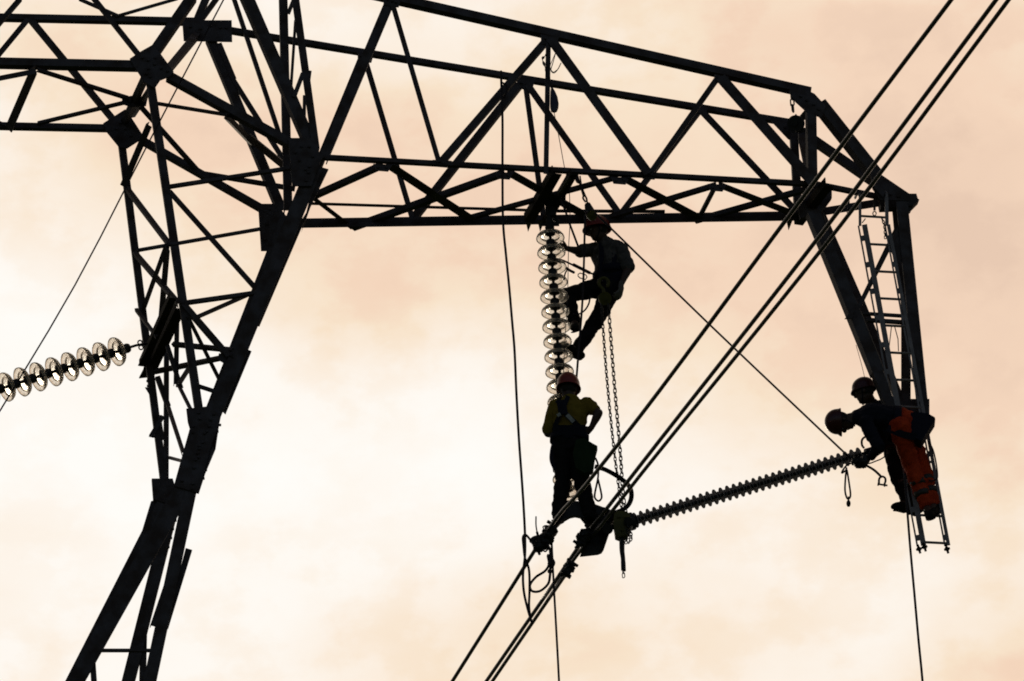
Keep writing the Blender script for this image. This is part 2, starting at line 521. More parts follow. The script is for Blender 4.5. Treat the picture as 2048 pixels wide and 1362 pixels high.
# paired cross beams under the arm
def cross_beam(nx, ny, fx, fy, w, L0, L1, parent=tower, dz=0):
    angle_bar('cross_beam', nx, ny, fx, fy, w, L0, L1, 'steel_rust', parent, dz=dz)
PB2 = Pl((0, 0, ARM_Z - 0.07), (0, 0, 1))
LAY['c'] = PB2
cross_beam(1108, 350, 1052, 446, 27, 'c', 'c')
cross_beam(1144, 350, 1088, 448, 20, 'c', 'c')
cross_beam(1652, 372, 1590, 450, 26, 'c', 'c')
for (x, y) in ((1057, 447), (1081, 447), (1578, 444)):
    plate('beam_end', [(x - 6, y - 6), (x + 8, y - 6), (x - 1, y + 16)], 'c', 'steel_lit', parent=tower)
angle_bar('beam_lit_face', 1138, 357, 1118, 388, 7, 'c', 'c', 'steel_lit', tower, dz=0.2)  # pale strip over the cross beam, painting its lit face
# hanging V frame at the arm's end
bars('hanger_leg', [(1622, 420, 1752, 742, 32, 'vn'), (1752, 742, 1790, 842, 26, 'vn'), (1640, 424, 1722, 612, 18, 'vf'), (1718, 600, 1818, 846, 20, 'vf'),
                    (1796, 400, 1818, 640, 26, 'vf', 'vf', -1), (1812, 610, 1812, 840, 19, 'vf', 'vf', -1), (1804, 404, 1848, 842, 23, 'vn', 'vn', -1)])
bars('hanger_brace', [(1718, 612, 1798, 446, 8, 'vf'), (1714, 622, 1800, 452, 8, 'vn'), (1726, 627, 1822, 633, 8, 'vn'), (1734, 640, 1824, 646, 10, 'vn')])
plate('edge_plate', [(1688, 641), (1710, 616), (1704, 640)], 'vn', parent=tower, off=0.03)
plate('gusset_plate', [(1786, 470), (1796, 452), (1812, 462), (1816, 520), (1796, 528), (1780, 500)], 'vn', parent=tower)
plate('gusset_plate', [(1775, 800), (1858, 800), (1858, 850), (1790, 850)], 'v', parent=tower, th=0.05)
for x in (1625, 1631, 1636):
    obj_tube('tie_wire', [pt(x + 11, 425, PVn), pt(x + 16, 445, PVn), pt(x + 12, 462, PVn)], 0.004, 'steel', tower, seg=5)

# --- box section left of the leg
bars('beam_chord', [(-160, 32, 400, 44, 18, 'F'), (-160, 123, 300, 133, 24, 'N'), (-160, 249, 226, 257, 17, 'F')], 1)
bars('bracing', [
    (-30, 80, 42, -4, 12, 'N'), (56, 38, -10, 118, 11, 'F'), (60, 38, 240, 256, 15, 'F'), (182, -10, 290, 126, 12, 'N'), (158, -2, 236, 32, 8, 'F'),
    (232, 33, 356, -3, 7, 'F'), (68, 140, 18, 256, 16, 'N', 'F'), (72, 142, -20, 160, 10, 'N', 'b'), (76, 140, 258, 195, 10, 'N', 'M'), (74, 247, 262, 202, 9, 'F', 'M'),
    (-20, 238, 24, 256, 8, 'N', 'F'), (302, 205, 456, 230, 8, 'M', 'N'), (282, 214, 396, 342, 11, 'M', 'F'), (298, 250, 246, 372, 13, 'M', 'F')][0:6] +
    [(68, 140, 18, 256, 16, 'N', 'F'), (72, 142, -20, 160, 10, 'N'), (76, 140, 258, 197, 10, 'N', 'M'), (74, 247, 262, 202, 9, 'F', 'M'),
     (-20, 238, 24, 256, 8, 'F'), (302, 205, 456, 230, 8, 'M', 'N'), (282, 214, 396, 342, 11, 'M', 'F'), (298, 250, 246, 372, 13, 'M', 'F')], 1)
bars('window_strut', [(304, 112, 388, -10, 25, 'N'), (334, 142, 400, 62, 18, 'N', 'F'), (386, 60, 420, -22, 16, 'F'), (398, 46, 440, -12, 12, 'F'),
                      (288, 160, 246, 252, 17, 'N', 'F'), (300, 178, 262, 236, 12, 'N', 'F')])
plate('gusset_plate', [(244, 196), (262, 192), (296, 194), (292, 212), (262, 214), (244, 208)], 'M', parent=tower)
plate('gusset_plate', [(259, 121), (282, 106), (305, 93), (320, 110), (347, 147), (340, 156), (320, 164), (309, 180), (288, 167), (273, 144)], 'N', parent=tower, off=0.03,
      bolts=[(284, 120), (296, 125), (308, 133), (322, 141), (334, 147), (292, 152), (300, 158), (296, 142), (310, 120)])
plate('gusset_plate', [(206, 250), (250, 222), (262, 238), (288, 278), (254, 300), (238, 298), (212, 266)], 'F', parent=tower, off=0.03, bolts=[(240, 250), (250, 262), (262, 276), (232, 262)])
plate('gusset_plate', [(364, 44), (463, 44), (464, 87), (367, 85)], 'F', parent=tower, off=0.03, bolts=[(380, 58), (400, 62), (420, 56), (440, 60), (452, 60)])

# --- diagonals rising through the cage
bars('window_strut', [(334, 152, 606, 302, 24, 'N'), (282, 280, 545, 430, 18, 'F'), (418, 74, 562, 420, 23, 'F'), (436, 86, 466, 158, 14, 'F'), (464, 156, 580, 340, 11, 'F')])
bars('bracing', [(466, -8, 560, 272, 10, 'F'), (452, 232, 500, 282, 13, 'N', 'F'), (500, 276, 585, 345, 15, 'N', 'F')])
bars('mast_leg', [(488, -16, 625, 300, 29, 'N'), (566, -14, 576, 420, 18, 'M'), (590, -10, 632, 296, 15, 'N', 'N', -1)])
bars('bracing', [(591, 40, 582, 175, 6, 'M'), (606, 146, 588, 194, 9, 'N'), (592, -12, 576, 28, 8, 'M'), (609, 190, 608, 260, 7, 'M'), (620, 141, 616, 172, 7, 'N')])
plate('gusset_plate', [(576, 280), (635, 280), (638, 312), (650, 316), (641, 324), (622, 376), (584, 376), (579, 318)], 'N', parent=tower, off=0.035,
      bolts=[(602, 298), (618, 298), (590, 310), (618, 338), (616, 350), (610, 344), (612, 366), (598, 326), (625, 318)])
plate('splice_plate', [(636, 327), (658, 333), (622, 408), (604, 458)], 'N', parent=tower, off=-0.06, th=0.02)
plate('gusset_plate', [(516, 408), (553, 408), (573, 433), (556, 470), (538, 502), (522, 502)], 'F', parent=tower, off=0.0, bolts=[(540, 420), (534, 450), (530, 480)])

# --- waist: two pairs of legs drawing together
bars('waist_leg', [(630, 332, 404, 884, 31, 'N', 'N', 1), (568, 436, 412, 838, 17, 'F', 'F', 1), (300, 160, 400, 836, 18, 'N', 'N', 1), (243, 284, 328, 966, 16, 'F', 'F', 1),
                   (333, 700, 332, 975, 11, 'F', 'F', 1)])
plate('splice_plate', [(620, 408), (606, 444), (520, 645), (512, 640), (590, 455)], 'N', parent=tower, off=-0.08, th=0.02)
plate('splice_plate', [(497, 662), (508, 664), (450, 800), (440, 790)], 'N', parent=tower, off=-0.05)
plate('splice_plate', [(491, 690), (504, 696), (452, 822), (436, 806)], 'N', parent=tower, off=-0.07)
bars('bracing', [
    (336, 374, 582, 336, 10, 'N'), (398, 346, 590, 378, 11, 'F'), (338, 382, 516, 582, 11, 'N'), (274, 501, 520, 458, 8, 'N'), (370, 606, 512, 586, 11, 'N'),
    (390, 636, 508, 584, 9, 'N', 'M'), (250, 372, 338, 488, 13, 'F', 'N'), (266, 502, 356, 606, 13, 'F', 'N'), (332, 492, 286, 620, 9, 'N', 'F'), (334, 494, 320, 660, 11, 'N', 'F')])
bars('bracing', [
    (366, 608, 456, 712, 15, 'N'), (376, 634, 452, 786, 8, 'N', 'M'), (342, 688, 462, 700, 12, 'M', 'N'), (306, 744, 462, 712, 12, 'F', 'N'), (270, 616, 312, 672, 9, 'F', 'M'),
    (334, 690, 362, 776, 10, 'M'), (354, 640, 352, 768, 10, 'M'), (378, 736, 354, 774, 10, 'N', 'M'), (354, 764, 384, 824, 8, 'M', 'N'), (314, 752, 336, 812, 12, 'F'),
    (332, 800, 366, 904, 9, 'F', 'N'), (326, 832, 302, 872, 9, 'F'), (396, 772, 436, 785, 9, 'N'), (334, 914, 364, 922, 7, 'F', 'N'), (318, 830, 326, 880, 7, 'F')])
plate('gusset_plate', [(438, 704), (466, 708), (456, 728), (436, 716)], 'N', parent=tower, off=-0.03)
LZ = Pl(pt(352, 602, BN), (0, 0, 1))
LAY['h'] = LZ
cross_beam(342, 598, 282, 734, 19, 'h', 'h')
cross_beam(356, 620, 292, 756, 27, 'h', 'h')
plate('beam_end', [(276, 731), (292, 726), (296, 706), (286, 712)], 'h', 'steel_rust', parent=tower)
plate('beam_end', [(278, 756), (296, 754), (298, 730), (288, 736)], 'h', 'steel_rust', parent=tower)
plate('beam_end', [(270, 619), (284, 619), (284, 634)], 'F', parent=tower)
plate('splice_plate', [(290, 775), (302, 776), (306, 800), (298, 788)], 'F', parent=tower)
plate('gusset_plate', [(372, 822), (420, 817), (441, 838), (438, 852), (421, 897), (431, 900), (412, 945), (397, 991), (347, 976), (379, 861), (375, 848)], 'N', parent=tower, off=0.04,
      th=0.02, bolts=[(397, 831), (427, 834), (399, 843), (421, 845), (386, 858), (385, 870), (418, 858), (413, 868), (405, 890), (398, 897), (394, 912), (398, 903),
                      (391, 925), (388, 941), (363, 967), (385, 973), (383, 983), (408, 872), (396, 920)])
plate('gusset_plate', [(303, 961), (345, 961), (352, 985), (330, 1010), (306, 1002)], 'F', parent=tower, off=0.02, th=0.05)
plate('splice_plate', [(420, 896), (431, 900), (410, 950), (404, 940)], 'N', parent=tower, off=0.02)
for (x, y, L) in ((439, 850, 'N'), (434, 863, 'N'), (428, 877, 'N'), (421, 891, 'N'), (411, 940, 'N'), (406, 957, 'N'), (296, 762, 'F'), (297, 772, 'F'),
                  (350, 1041, 'N'), (345, 1058, 'N'), (341, 1076, 'N'), (336, 1094, 'N'), (355, 772, 'F'), (361, 776, 'F'), (303, 872, 'F'), (307, 873, 'F')):
    p = pt(x, y, LAY[L])
    eb = bmesh.new()
    cyl(eb, p - RGT * 0.016, p + RGT * 0.016, 0.014, 0.014, 8)
    link('bolt', eb, 'steel', tower, origin=p)

# --- legs below the waist, running down to the ground
def leg_to_ground(x0, y0, x1, y1, w, L, flip=1):
    pl = LAY[L]
    p0, p1 = pt(x0, y0, pl), pt(x1, y1, pl)
    d = (p1 - p0)
    p2 = p0 + d * ((p0.z) / -d.z)
    sh = 0.002 * (_k[0] % 23); _k[0] += 3
    v = (p0 - CAM).normalized() * sh
    angle_3d('lower_leg', p0 - v, p2 - v, w, pl.n, 'steel', tower, flip)
leg_to_ground(382, 950, 151, 1362, 34, 'N')
leg_to_ground(330, 1000, 196, 1262, 26, 'F')
leg_to_ground(352, 985, 257, 1362, 27, 'F', -1)
leg_to_ground(384, 965, 300, 1362, 26, 'N', -1)
bars('leg_bracing', [(288, 1236, 284, 1420, 14, 'F'), (184, 1306, 192, 1420, 12, 'N'), (198, 1301, 306, 1301, 8, 'N'), (354, 1110, 306, 1252, 12, 'F'), (352, 1010, 330, 1060, 24, 'F')])
plate('splice_plate', [(372, 1092), (385, 1096), (337, 1253), (330, 1250)], 'N', parent=tower, off=-0.05, th=0.02)
plate('splice_plate', [(220, 1189), (232, 1193), (216, 1232), (206, 1228)], 'N', parent=tower, off=-0.04, th=0.02)
plate('gusset_plate', [(302, 1002), (350, 986), (352, 1020), (288, 1135), (276, 1088)], 'F', parent=tower, off=-0.02, th=0.03)
# out-of-frame upper structure the visible members run into
bars('chord', [(300, -120, 800, -30, 22, 'N', 'N'), (420, -60, 560, -54, 20, 'N', 'n')])

# ================================================================== INSULATORS
SHELL = [(.040, .000), (.070, -.003), (.100, -.010), (.122, -.022), (.136, -.040), (.141, -.057), (.141, -.067), (.136, -.068), (.131, -.050), (.118, -.031), (.104, -.022),
         (.100, -.023), (.097, -.048), (.093, -.049), (.090, -.020), (.060, -.013), (.040, -.011)]
CAPP = [(.001, .092), (.018, .092), (.040, .084), (.047, .066), (.045, .040), (.050, .012), (.052, -.010), (.044, -.018), (.016, -.022), (.013, -.085), (.001, -.086)]
def glass_string(label, tops, n, pitch_vec, s=1.0, hang=None):
    p0 = tops
    root = thing('insulator_string', label, 'insulator', p0)
    up = -pitch_vec.normalized()
    b = bmesh.new(); lathe(b, [(r * s, h * s) for r, h in SHELL], V(), up, 40)
    disc0 = link('glass_disc', b, 'glass', None, smooth=True)
    b = bmesh.new(); lathe(b, [(r * s, h * s) for r, h in CAPP], V(), up, 16)
    cyl(b, up * .064 * s + frame(up)[0] * .03, up * .064 * s - frame(up)[0] * .052, .009, .009, 8)
    cap0 = link('metal_cap', b, 'iron', None, smooth=True)
    for i in range(n):
        p = pitch_vec * i
        for src in (disc0, cap0):
            o = src if i == 0 else src.copy()
            if i: COL.objects.link(o)
            o.parent = root
            o.location = p
    return root

Y_STR = pt(1097, 400, PB).y
string_top = pt(1100, 466, YP(Y_STR))
string_bot = pt(1137, 1000, YP(Y_STR))
nd = 18
pv = (string_bot - string_top) / (nd - 0.3)
vert = glass_string('tall hanging string of clear glass insulator discs beside the climber', string_top, nd, pv, 1.03)
# fittings at its head
up = -pv.normalized()
hb = bmesh.new()
hp = string_top
cyl(hb, hp + up * 0.05, hp + up * 0.17, 0.042, 0.036, 12)
cyl(hb, hp + up * 0.17, hp + up * 0.36, 0.022, 0.022, 10)
cyl(hb, hp + up * 0.10 - RGT * 0.09, hp + up * 0.10 + RGT * 0.10, 0.018, 0.018, 8)
tube(hb, [hp + up * .10 + RGT * .07, hp + up * .14 + RGT * .085, hp + up * .17 + RGT * .05], 0.022, 8)
box(hb, hp + up * 0.28 + RGT * .02, RGT * 0.05, FWD * 0.02, up * 0.07)
link('head_fitting', hb, 'iron', vert, smooth=False, origin=hp)
hb = bmesh.new()
q = pt(1110, 400, YP(Y_STR))
box(hb, q, RGT * 0.11, FWD * 0.05, UPV * 0.055)
box(hb, q - UPV * 0.10 - RGT * .03, RGT * 0.045, FWD * 0.04, UPV * 0.09)
cyl(hb, q + UPV * .06 - RGT * .04, q + UPV * .095 - RGT * .04, .02, .016, 6)
cyl(hb, q + UPV * .06 + RGT * .09, q + UPV * .09 + RGT * .09, .02, .016, 6)
link('hanger_bracket', hb, 'iron', vert, origin=q)

# left string: mostly across the view, running down to the left and a little towards the viewer
Y_L = pt(284, 690, BF).y - 0.35
l0 = pt(263, 692, YP(Y_L))
l1 = pt(-60, 798, YP(Y_L - 0.75))
nl = 11
vec = (l1 - l0)
step = vec / nl * 1.0
lroot = glass_string('clear glass insulator string reaching left from the tower waist', pt(243, 700, YP(Y_L - 0.03)), nl, (pt(21, 771, YP(Y_L - 0.48)) - pt(243, 700, YP(Y_L - 0.03))) / 7.05, 1.06)
lb = bmesh.new()
e = pt(268, 692, YP(Y_L)); e2 = pt(300, 686, YP(Y_L + 0.1))
tube(lb, [pt(252, 697, YP(Y_L)), e, pt(276, 690, YP(Y_L)), e2], 0.014, 8)
for (x, y) in ((280, 685), (282, 695)):
    c = pt(x, y, YP(Y_L))
    tube(lb, [c + RGT * 0.022 * math.cos(a) + UPV * 0.022 * math.sin(a) for a in [i * math.pi / 4 for i in range(8)]], 0.008, 6, closed=True, sub=1)
link('end_shackle', lb, 'iron', lroot, smooth=True, origin=e)

# right: long composite insulator
Y_YOKE = Y_STR - 0.30
cA, cB = pt(1262, 1043, YP(Y_YOKE)), pt(1742, 903, YP(tip.y - 0.25))
comp = thing('insulator_string', 'dark ribbed composite insulator slanting up from yoke to ladder', 'insulator', cA)
obj_tube('core_rod', [cA, cB], 0.018, 'iron', comp, sub=1, seg=12)
SHEDB = [(.016, .010), (.034, .005), (.066, -.002), (.078, -.009), (.078, -.013), (.068, -.011), (.034, -.003), (.016, -.002)]
nsh = 34
ax = (cB - cA).normalized()
def shed(s):
    b = bmesh.new(); lathe(b, [(r * s, h) for r, h in SHEDB], V(), ax, 24)
    return link('shed', b, 'shed', None, smooth=True)
sb, ss = shed(1.0), shed(0.60)
L = (cB - cA).length
pitch = 13.15 * mpp(cA) / ((1742 - 1262) * mpp(cA) / L)
k = 0
first = {0: True, 1: True}
t = 0.06
while t < L - 0.1:
    src = sb if k % 2 == 0 else ss
    o = src if first[k % 2] else src.copy()
    if not first[k % 2]: COL.objects.link(o)
    first[k % 2] = False
    o.parent = comp
    o.location = ax * t
    t += pitch / 2
    k += 1
b = bmesh.new()
cyl(b, cA - ax * 0.10, cA + ax * 0.05, 0.05, 0.045, 14); cyl(b, cA - ax * 0.02, cA + ax * 0.02, 0.09, 0.09, 16)
link('end_fitting', b, 'iron', comp, origin=cA)
b = bmesh.new()
cyl(b, cB - ax * 0.06, cB + ax * 0.12, 0.045, 0.045, 14); cyl(b, cB + ax * .1, cB + ax * .25, .03, .03, 10)
link('end_fitting', b, 'iron', comp, origin=cB)

# ================================================================== CONDUCTORS
def conductor(label, clamp, tops, mids, lows, rpx, yoff):
    pc = pt(*clamp, YP(Y_YOKE + yoff))
    zp = Pl((0, 0, pc.z), (0, 0, 1))
    ptop = pt(*tops, zp)
    d = (ptop - pc); d.z = 0
    vp = Pl(pc, d.normalized().cross(Z3))
    P = [pt(x, y, vp) for x, y in ([tops] + mids + [clamp] + lows)]
    ext = P[0] + (P[0] - P[1]).normalized() * 6
    ext2 = P[-1] + (P[-1] - P[-2]).normalized() * 25
    o = obj_tube('conductor', [ext] + P + [ext2], rpx * mpp(pc), 'cable', sub=5, seg=10)
    tag(o, label, 'power cable', 'bundled conductors crossing in front of the arm')
    return vp
vp1 = conductor('single conductor left of the close pair, running up to the top right', (1092, 1066), (1902, 0), [(1600, 402), (1320, 780), (1173, 968)], [(905, 1362)], 4.0, -0.10)
vp2 = conductor('left cable of the close pair of conductors', (1180, 1060), (1992, 0), [(1650, 458), (1320, 880), (1216, 1014)], [(1085, 1200), (973, 1362)], 4.0, -0.02)
vp3 = conductor('right cable of the close pair, with the bright edge', (1196, 1058), (2017, 0), [(1680, 452), (1320, 901), (1266, 969)], [(1144, 1124), (1096, 1200), (985, 1362)], 3.8, -0.20)

# ================================================================== YOKE and clamps
YQ = YP(Y_YOKE)
yoke = thing('yoke_plate', 'black arched yoke under the yellow-shirted man, joining string to conductors', 'yoke plate', pt(1150, 1010, YQ))
plate('arch', [(1106, 1048), (1112, 1012), (1122, 1002), (1150, 1004), (1178, 1006), (1200, 1014), (1222, 1022), (1230, 1034), (1222, 1052), (1206, 1052),
               (1174, 1052), (1168, 1040), (1160, 1035), (1150, 1033), (1140, 1035), (1124, 1044), (1112, 1056)], YQ, 'iron', yoke, th=0.05)
plate('triangle_plate', [(1160, 1113), (1166, 1096), (1186, 1054), (1212, 1030), (1230, 1036), (1224, 1060), (1218, 1068), (1207, 1100), (1203, 1106), (1196, 1109)], YP(Y_YOKE + 0.06), 'iron', yoke, th=0.025,
      bolts=[(1201, 1101), (1206, 1057)])
def grip(name, pix, r, yoff, lab, parent=None, y=None):
    bm = bmesh.new()
    pts = [pt(a0, b0, YP((Y_YOKE if y is None else y) + yoff)) for a0, b0 in pix]
    P = smooth_path(pts, 5) if len(pts) > 2 else [pts[0].lerp(pts[1], i / 8) for i in range(9)]
    d = (P[-1] - P[0]).normalized()
    a, b2 = frame(d)
    rings = []
    for i, p in enumerate(P):
        rr = r * (0.65 + 0.5 * random.random()) * (0.6 if i in (0, len(P) - 1) else 1)
        rings.append([p + (a * math.cos(2 * math.pi * k / 9) + b2 * math.sin(2 * math.pi * k / 9)) * rr * random.uniform(.8, 1.2) for k in range(9)])
    ring_skin(bm, rings)
    for i in range(len(P) * 2):
        p = random.choice(P)
        q = (a * random.uniform(-1, 1) + b2 * random.uniform(-1, 1)).normalized()
        cyl(bm, p + q * r * 0.5, p + q * r * 1.18, 0.017, 0.015, 6)
    return link(name, bm, 'iron', parent or yoke, origin=P[0])
grip('clamp', [(1108, 1050), (1096, 1072), (1086, 1088), (1076, 1100)], 0.065, -0.12, '')
grip('clamp', [(1088, 1088), (1078, 1092), (1068, 1093)], 0.050, -0.14, '')
grip('clamp', [(1178, 1058), (1166, 1074), (1156, 1092)], 0.055, -0.04, '')
grip('clamp', [(1146, 1124), (1138, 1134), (1128, 1152)], 0.055, -0.12, '')
grip('clamp', [(1222, 1030), (1212, 1042), (1200, 1060)], 0.05, -0.04, '')
def ywire(pix, r, yoff=-0.1, m='rubber', name='tie_cable', parent=None, seg=8, **kw):
    return obj_tube(name, [pt(x, y, YP(Y_YOKE + yoff)) for x, y in pix], r, m, parent, seg=seg, **kw)
ywire([(1064, 1085), (1068, 1078), (1085, 1074)], 0.03, -0.12, 'iron', 'earth_clamp', yoke)
ywire([(1081, 1094), (1077, 1076), (1074, 1064)], 0.013, -0.14, 'iron', 'spike', yoke)
ywire([(1074, 1064), (1072, 1050), (1072, 1033)], 0.007, -0.14, 'iron', 'spike', yoke)
ywire([(1090, 1062), (1086, 1054), (1092, 1051), (1100, 1053)], 0.006, -0.14, 'iron', 'binding_wire', yoke)
ywire([(1084, 1092), (1086, 1100), (1091, 1103), (1096, 1098)], 0.008, -0.16, 'iron', 'binding_wire', yoke)

jump = ywire([(1190, 933), (1212, 940), (1240, 956), (1258, 972), (1263, 990), (1258, 1008), (1244, 1020), (1222, 1026), (1206, 1018)], 0.024, -0.08, 'rubber', 'jumper_cable')
tag(jump, 'thick black jumper cable curving right from the yoke', 'cable')
o = ywire([(1191, 916), (1196, 930), (1196, 955), (1190, 985), (1190, 996), (1197, 1002), (1203, 996), (1202, 984), (1196, 958)], 0.010, -0.16, 'rope', 'rope_sling')
tag(o, 'thin teardrop rope sling dangling beside the green tool bag', 'rope sling')
o = ywire([(1064, 1084), (1052, 1070), (1046, 1074), (1047, 1092), (1050, 1116), (1058, 1140), (1059, 1180), (1058, 1210), (1060, 1232)], 0.012, -0.13, 'rope', 'earth_lead')
tag(o, 'short dark lead drooping left from the clamp and down', 'lead')
o = ywire([(1094, 1088), (1100, 1100), (1101, 1124), (1100, 1150), (1096, 1168), (1080, 1182), (1064, 1182), (1060, 1170), (1072, 1154), (1090, 1142), (1098, 1128), (1096, 1110), (1108, 1124), (1104, 1136)], 0.013, -0.15, 'rope', 'rope_loop')
tag(o, 'looped coil of dark rope hanging below the left clamp', 'rope')
kb = bmesh.new()
c = pt(1100, 1134, YP(Y_YOKE - 0.15))
tube(kb, [c + UPV * 0.05, c, c - UPV * 0.06], 0.022, 7, rfun=lambda t: 0.7 + 0.5 * math.sin(t * 9))
kn = link('knot', kb, 'rope', None, smooth=True, origin=c); put_under(kn, o)

# ================================================================== PEOPLE
def loft(bm, rings, seg=14):
    """rings: (centre, a, b) half-axis vectors; rounded ends"""
    def R(c, a, b, s, off=V()): return [c + off + a * (s * math.cos(2 * math.pi * k / seg)) + b * (s * math.sin(2 * math.pi * k / seg)) for k in range(seg)]
    out = []
    c0, a0, b0 = rings[0]; c1, a1, b1 = rings[-1]
    d0 = (rings[0][0] - rings[1][0]).normalized(); d1 = (rings[-1][0] - rings[-2][0]).normalized()
    r0, r1 = min(a0.length, b0.length), min(a1.length, b1.length)
    for th in (75, 50, 25): out.append(R(c0, a0, b0, math.cos(math.radians(th)), d0 * r0 * math.sin(math.radians(th))))
    for c, a, b in rings: out.append(R(c, a, b, 1))
    for th in (25, 50, 75): out.append(R(c1, a1, b1, math.cos(math.radians(th)), d1 * r1 * math.sin(math.radians(th))))
    ring_skin(bm, out)
def limb(bm, p0, r0, p1, r1, bulge=0.0):
    a, b = frame(p1 - p0)
    rr = []
    for t in (0, .3, .65, 1):
        r = r0 + (r1 - r0) * t + (bulge if t == .3 else 0)
        rr.append((p0.lerp(p1, t), a * r, b * r))
    loft(bm, rr)
def ellip(bm, c, x, y, z, seg=16, rings=10):
    vs = []
    out = []
    for i in range(1, rings):
        th = math.pi * i / rings
        out.append([c + z * math.cos(th) + (x * math.cos(2 * math.pi * k / seg) + y * math.sin(2 * math.pi * k / seg)) * math.sin(th) for k in range(seg)])
    ring_skin(bm, out)

def remesh(bm, name, m, voxel, parent, origin, folds=0.0, iters=2):
    me = bpy.data.meshes.new(name)
    bmesh.ops.recalc_face_normals(bm, faces=bm.faces)
    bmesh.ops.translate(bm, verts=bm.verts, vec=-origin)
    bm.to_mesh(me); bm.free()
    tmp = bpy.data.objects.new(name + '_raw', me)
    COL.objects.link(tmp)
    md = tmp.modifiers.new('r', 'REMESH'); md.mode = 'VOXEL'; md.voxel_size = voxel
    md2 = tmp.modifiers.new('s', 'SMOOTH'); md2.iterations = iters; md2.factor = 0.5
    dg = bpy.context.evaluated_depsgraph_get()
    out = bpy.data.meshes.new_from_object(tmp.evaluated_get(dg))
    bpy.data.objects.remove(tmp)
    out.name = name
    if folds:
        ns = [v.normal.copy() for v in out.vertices]
        for v, n in zip(out.vertices, ns):
            c = v.co
            h = noise.noise(V((c.x * 9, c.y * 9, c.z * 16))) + 0.6 * noise.noise(c * 26)
            v.co = c + n * h * folds
    for p in out.polygons: p.use_smooth = True
    out.materials.clear(); out.materials.append(MT[m])
    o = bpy.data.objects.new(name, out)
    COL.objects.link(o)
    o.location = origin
    if parent is not None: put_under(o, parent)
    return o

def hand(bm, w, fd, pn, side, curl, size=1.0):
    """w wrist, fd finger direction, pn palm normal, side = thumb side sign"""
    fd = fd.normalized(); pn = (pn - fd * pn.dot(fd)).normalized(); sd = fd.cross(pn) * side
    S = size
    kn = w + fd * 0.09 * S
    loft(bm, [(w, sd * .028 * S, pn * .020 * S), (w + fd * .045 * S, sd * .040 * S, pn * .016 * S), (kn, sd * .041 * S, pn * .013 * S)])
    for off, ln in ((.031, .072), (.011, .082), (-.010, .077), (-.030, .060)):
        p = kn + sd * off * S
        d = fd.copy()
        for i, fr in enumerate((.42, .33, .25)):
            ang = math.radians(curl * (0.6 + 0.5 * i))
            d = (d * math.cos(ang) + pn * math.sin(ang)).normalized() if i == 0 else (d * math.cos(ang) + (pn * d.dot(fd) - fd * d.dot(pn)).normalized() * math.sin(ang)).normalized()
            q = p + d * ln * fr * S
            limb(bm, p, .0095 * S, q, .0085 * S)
            p = q
    tb = w + fd * .025 * S + sd * .030 * S
    t1 = tb + (fd * .7 + sd * .6 + pn * .3).normalized() * .045 * S
    limb(bm, tb, .014 * S, t1, .011 * S)
    limb(bm, t1, .011 * S, t1 + (fd * .9 + sd * .1 + pn * .45).normalized() * .032 * S, .009 * S)

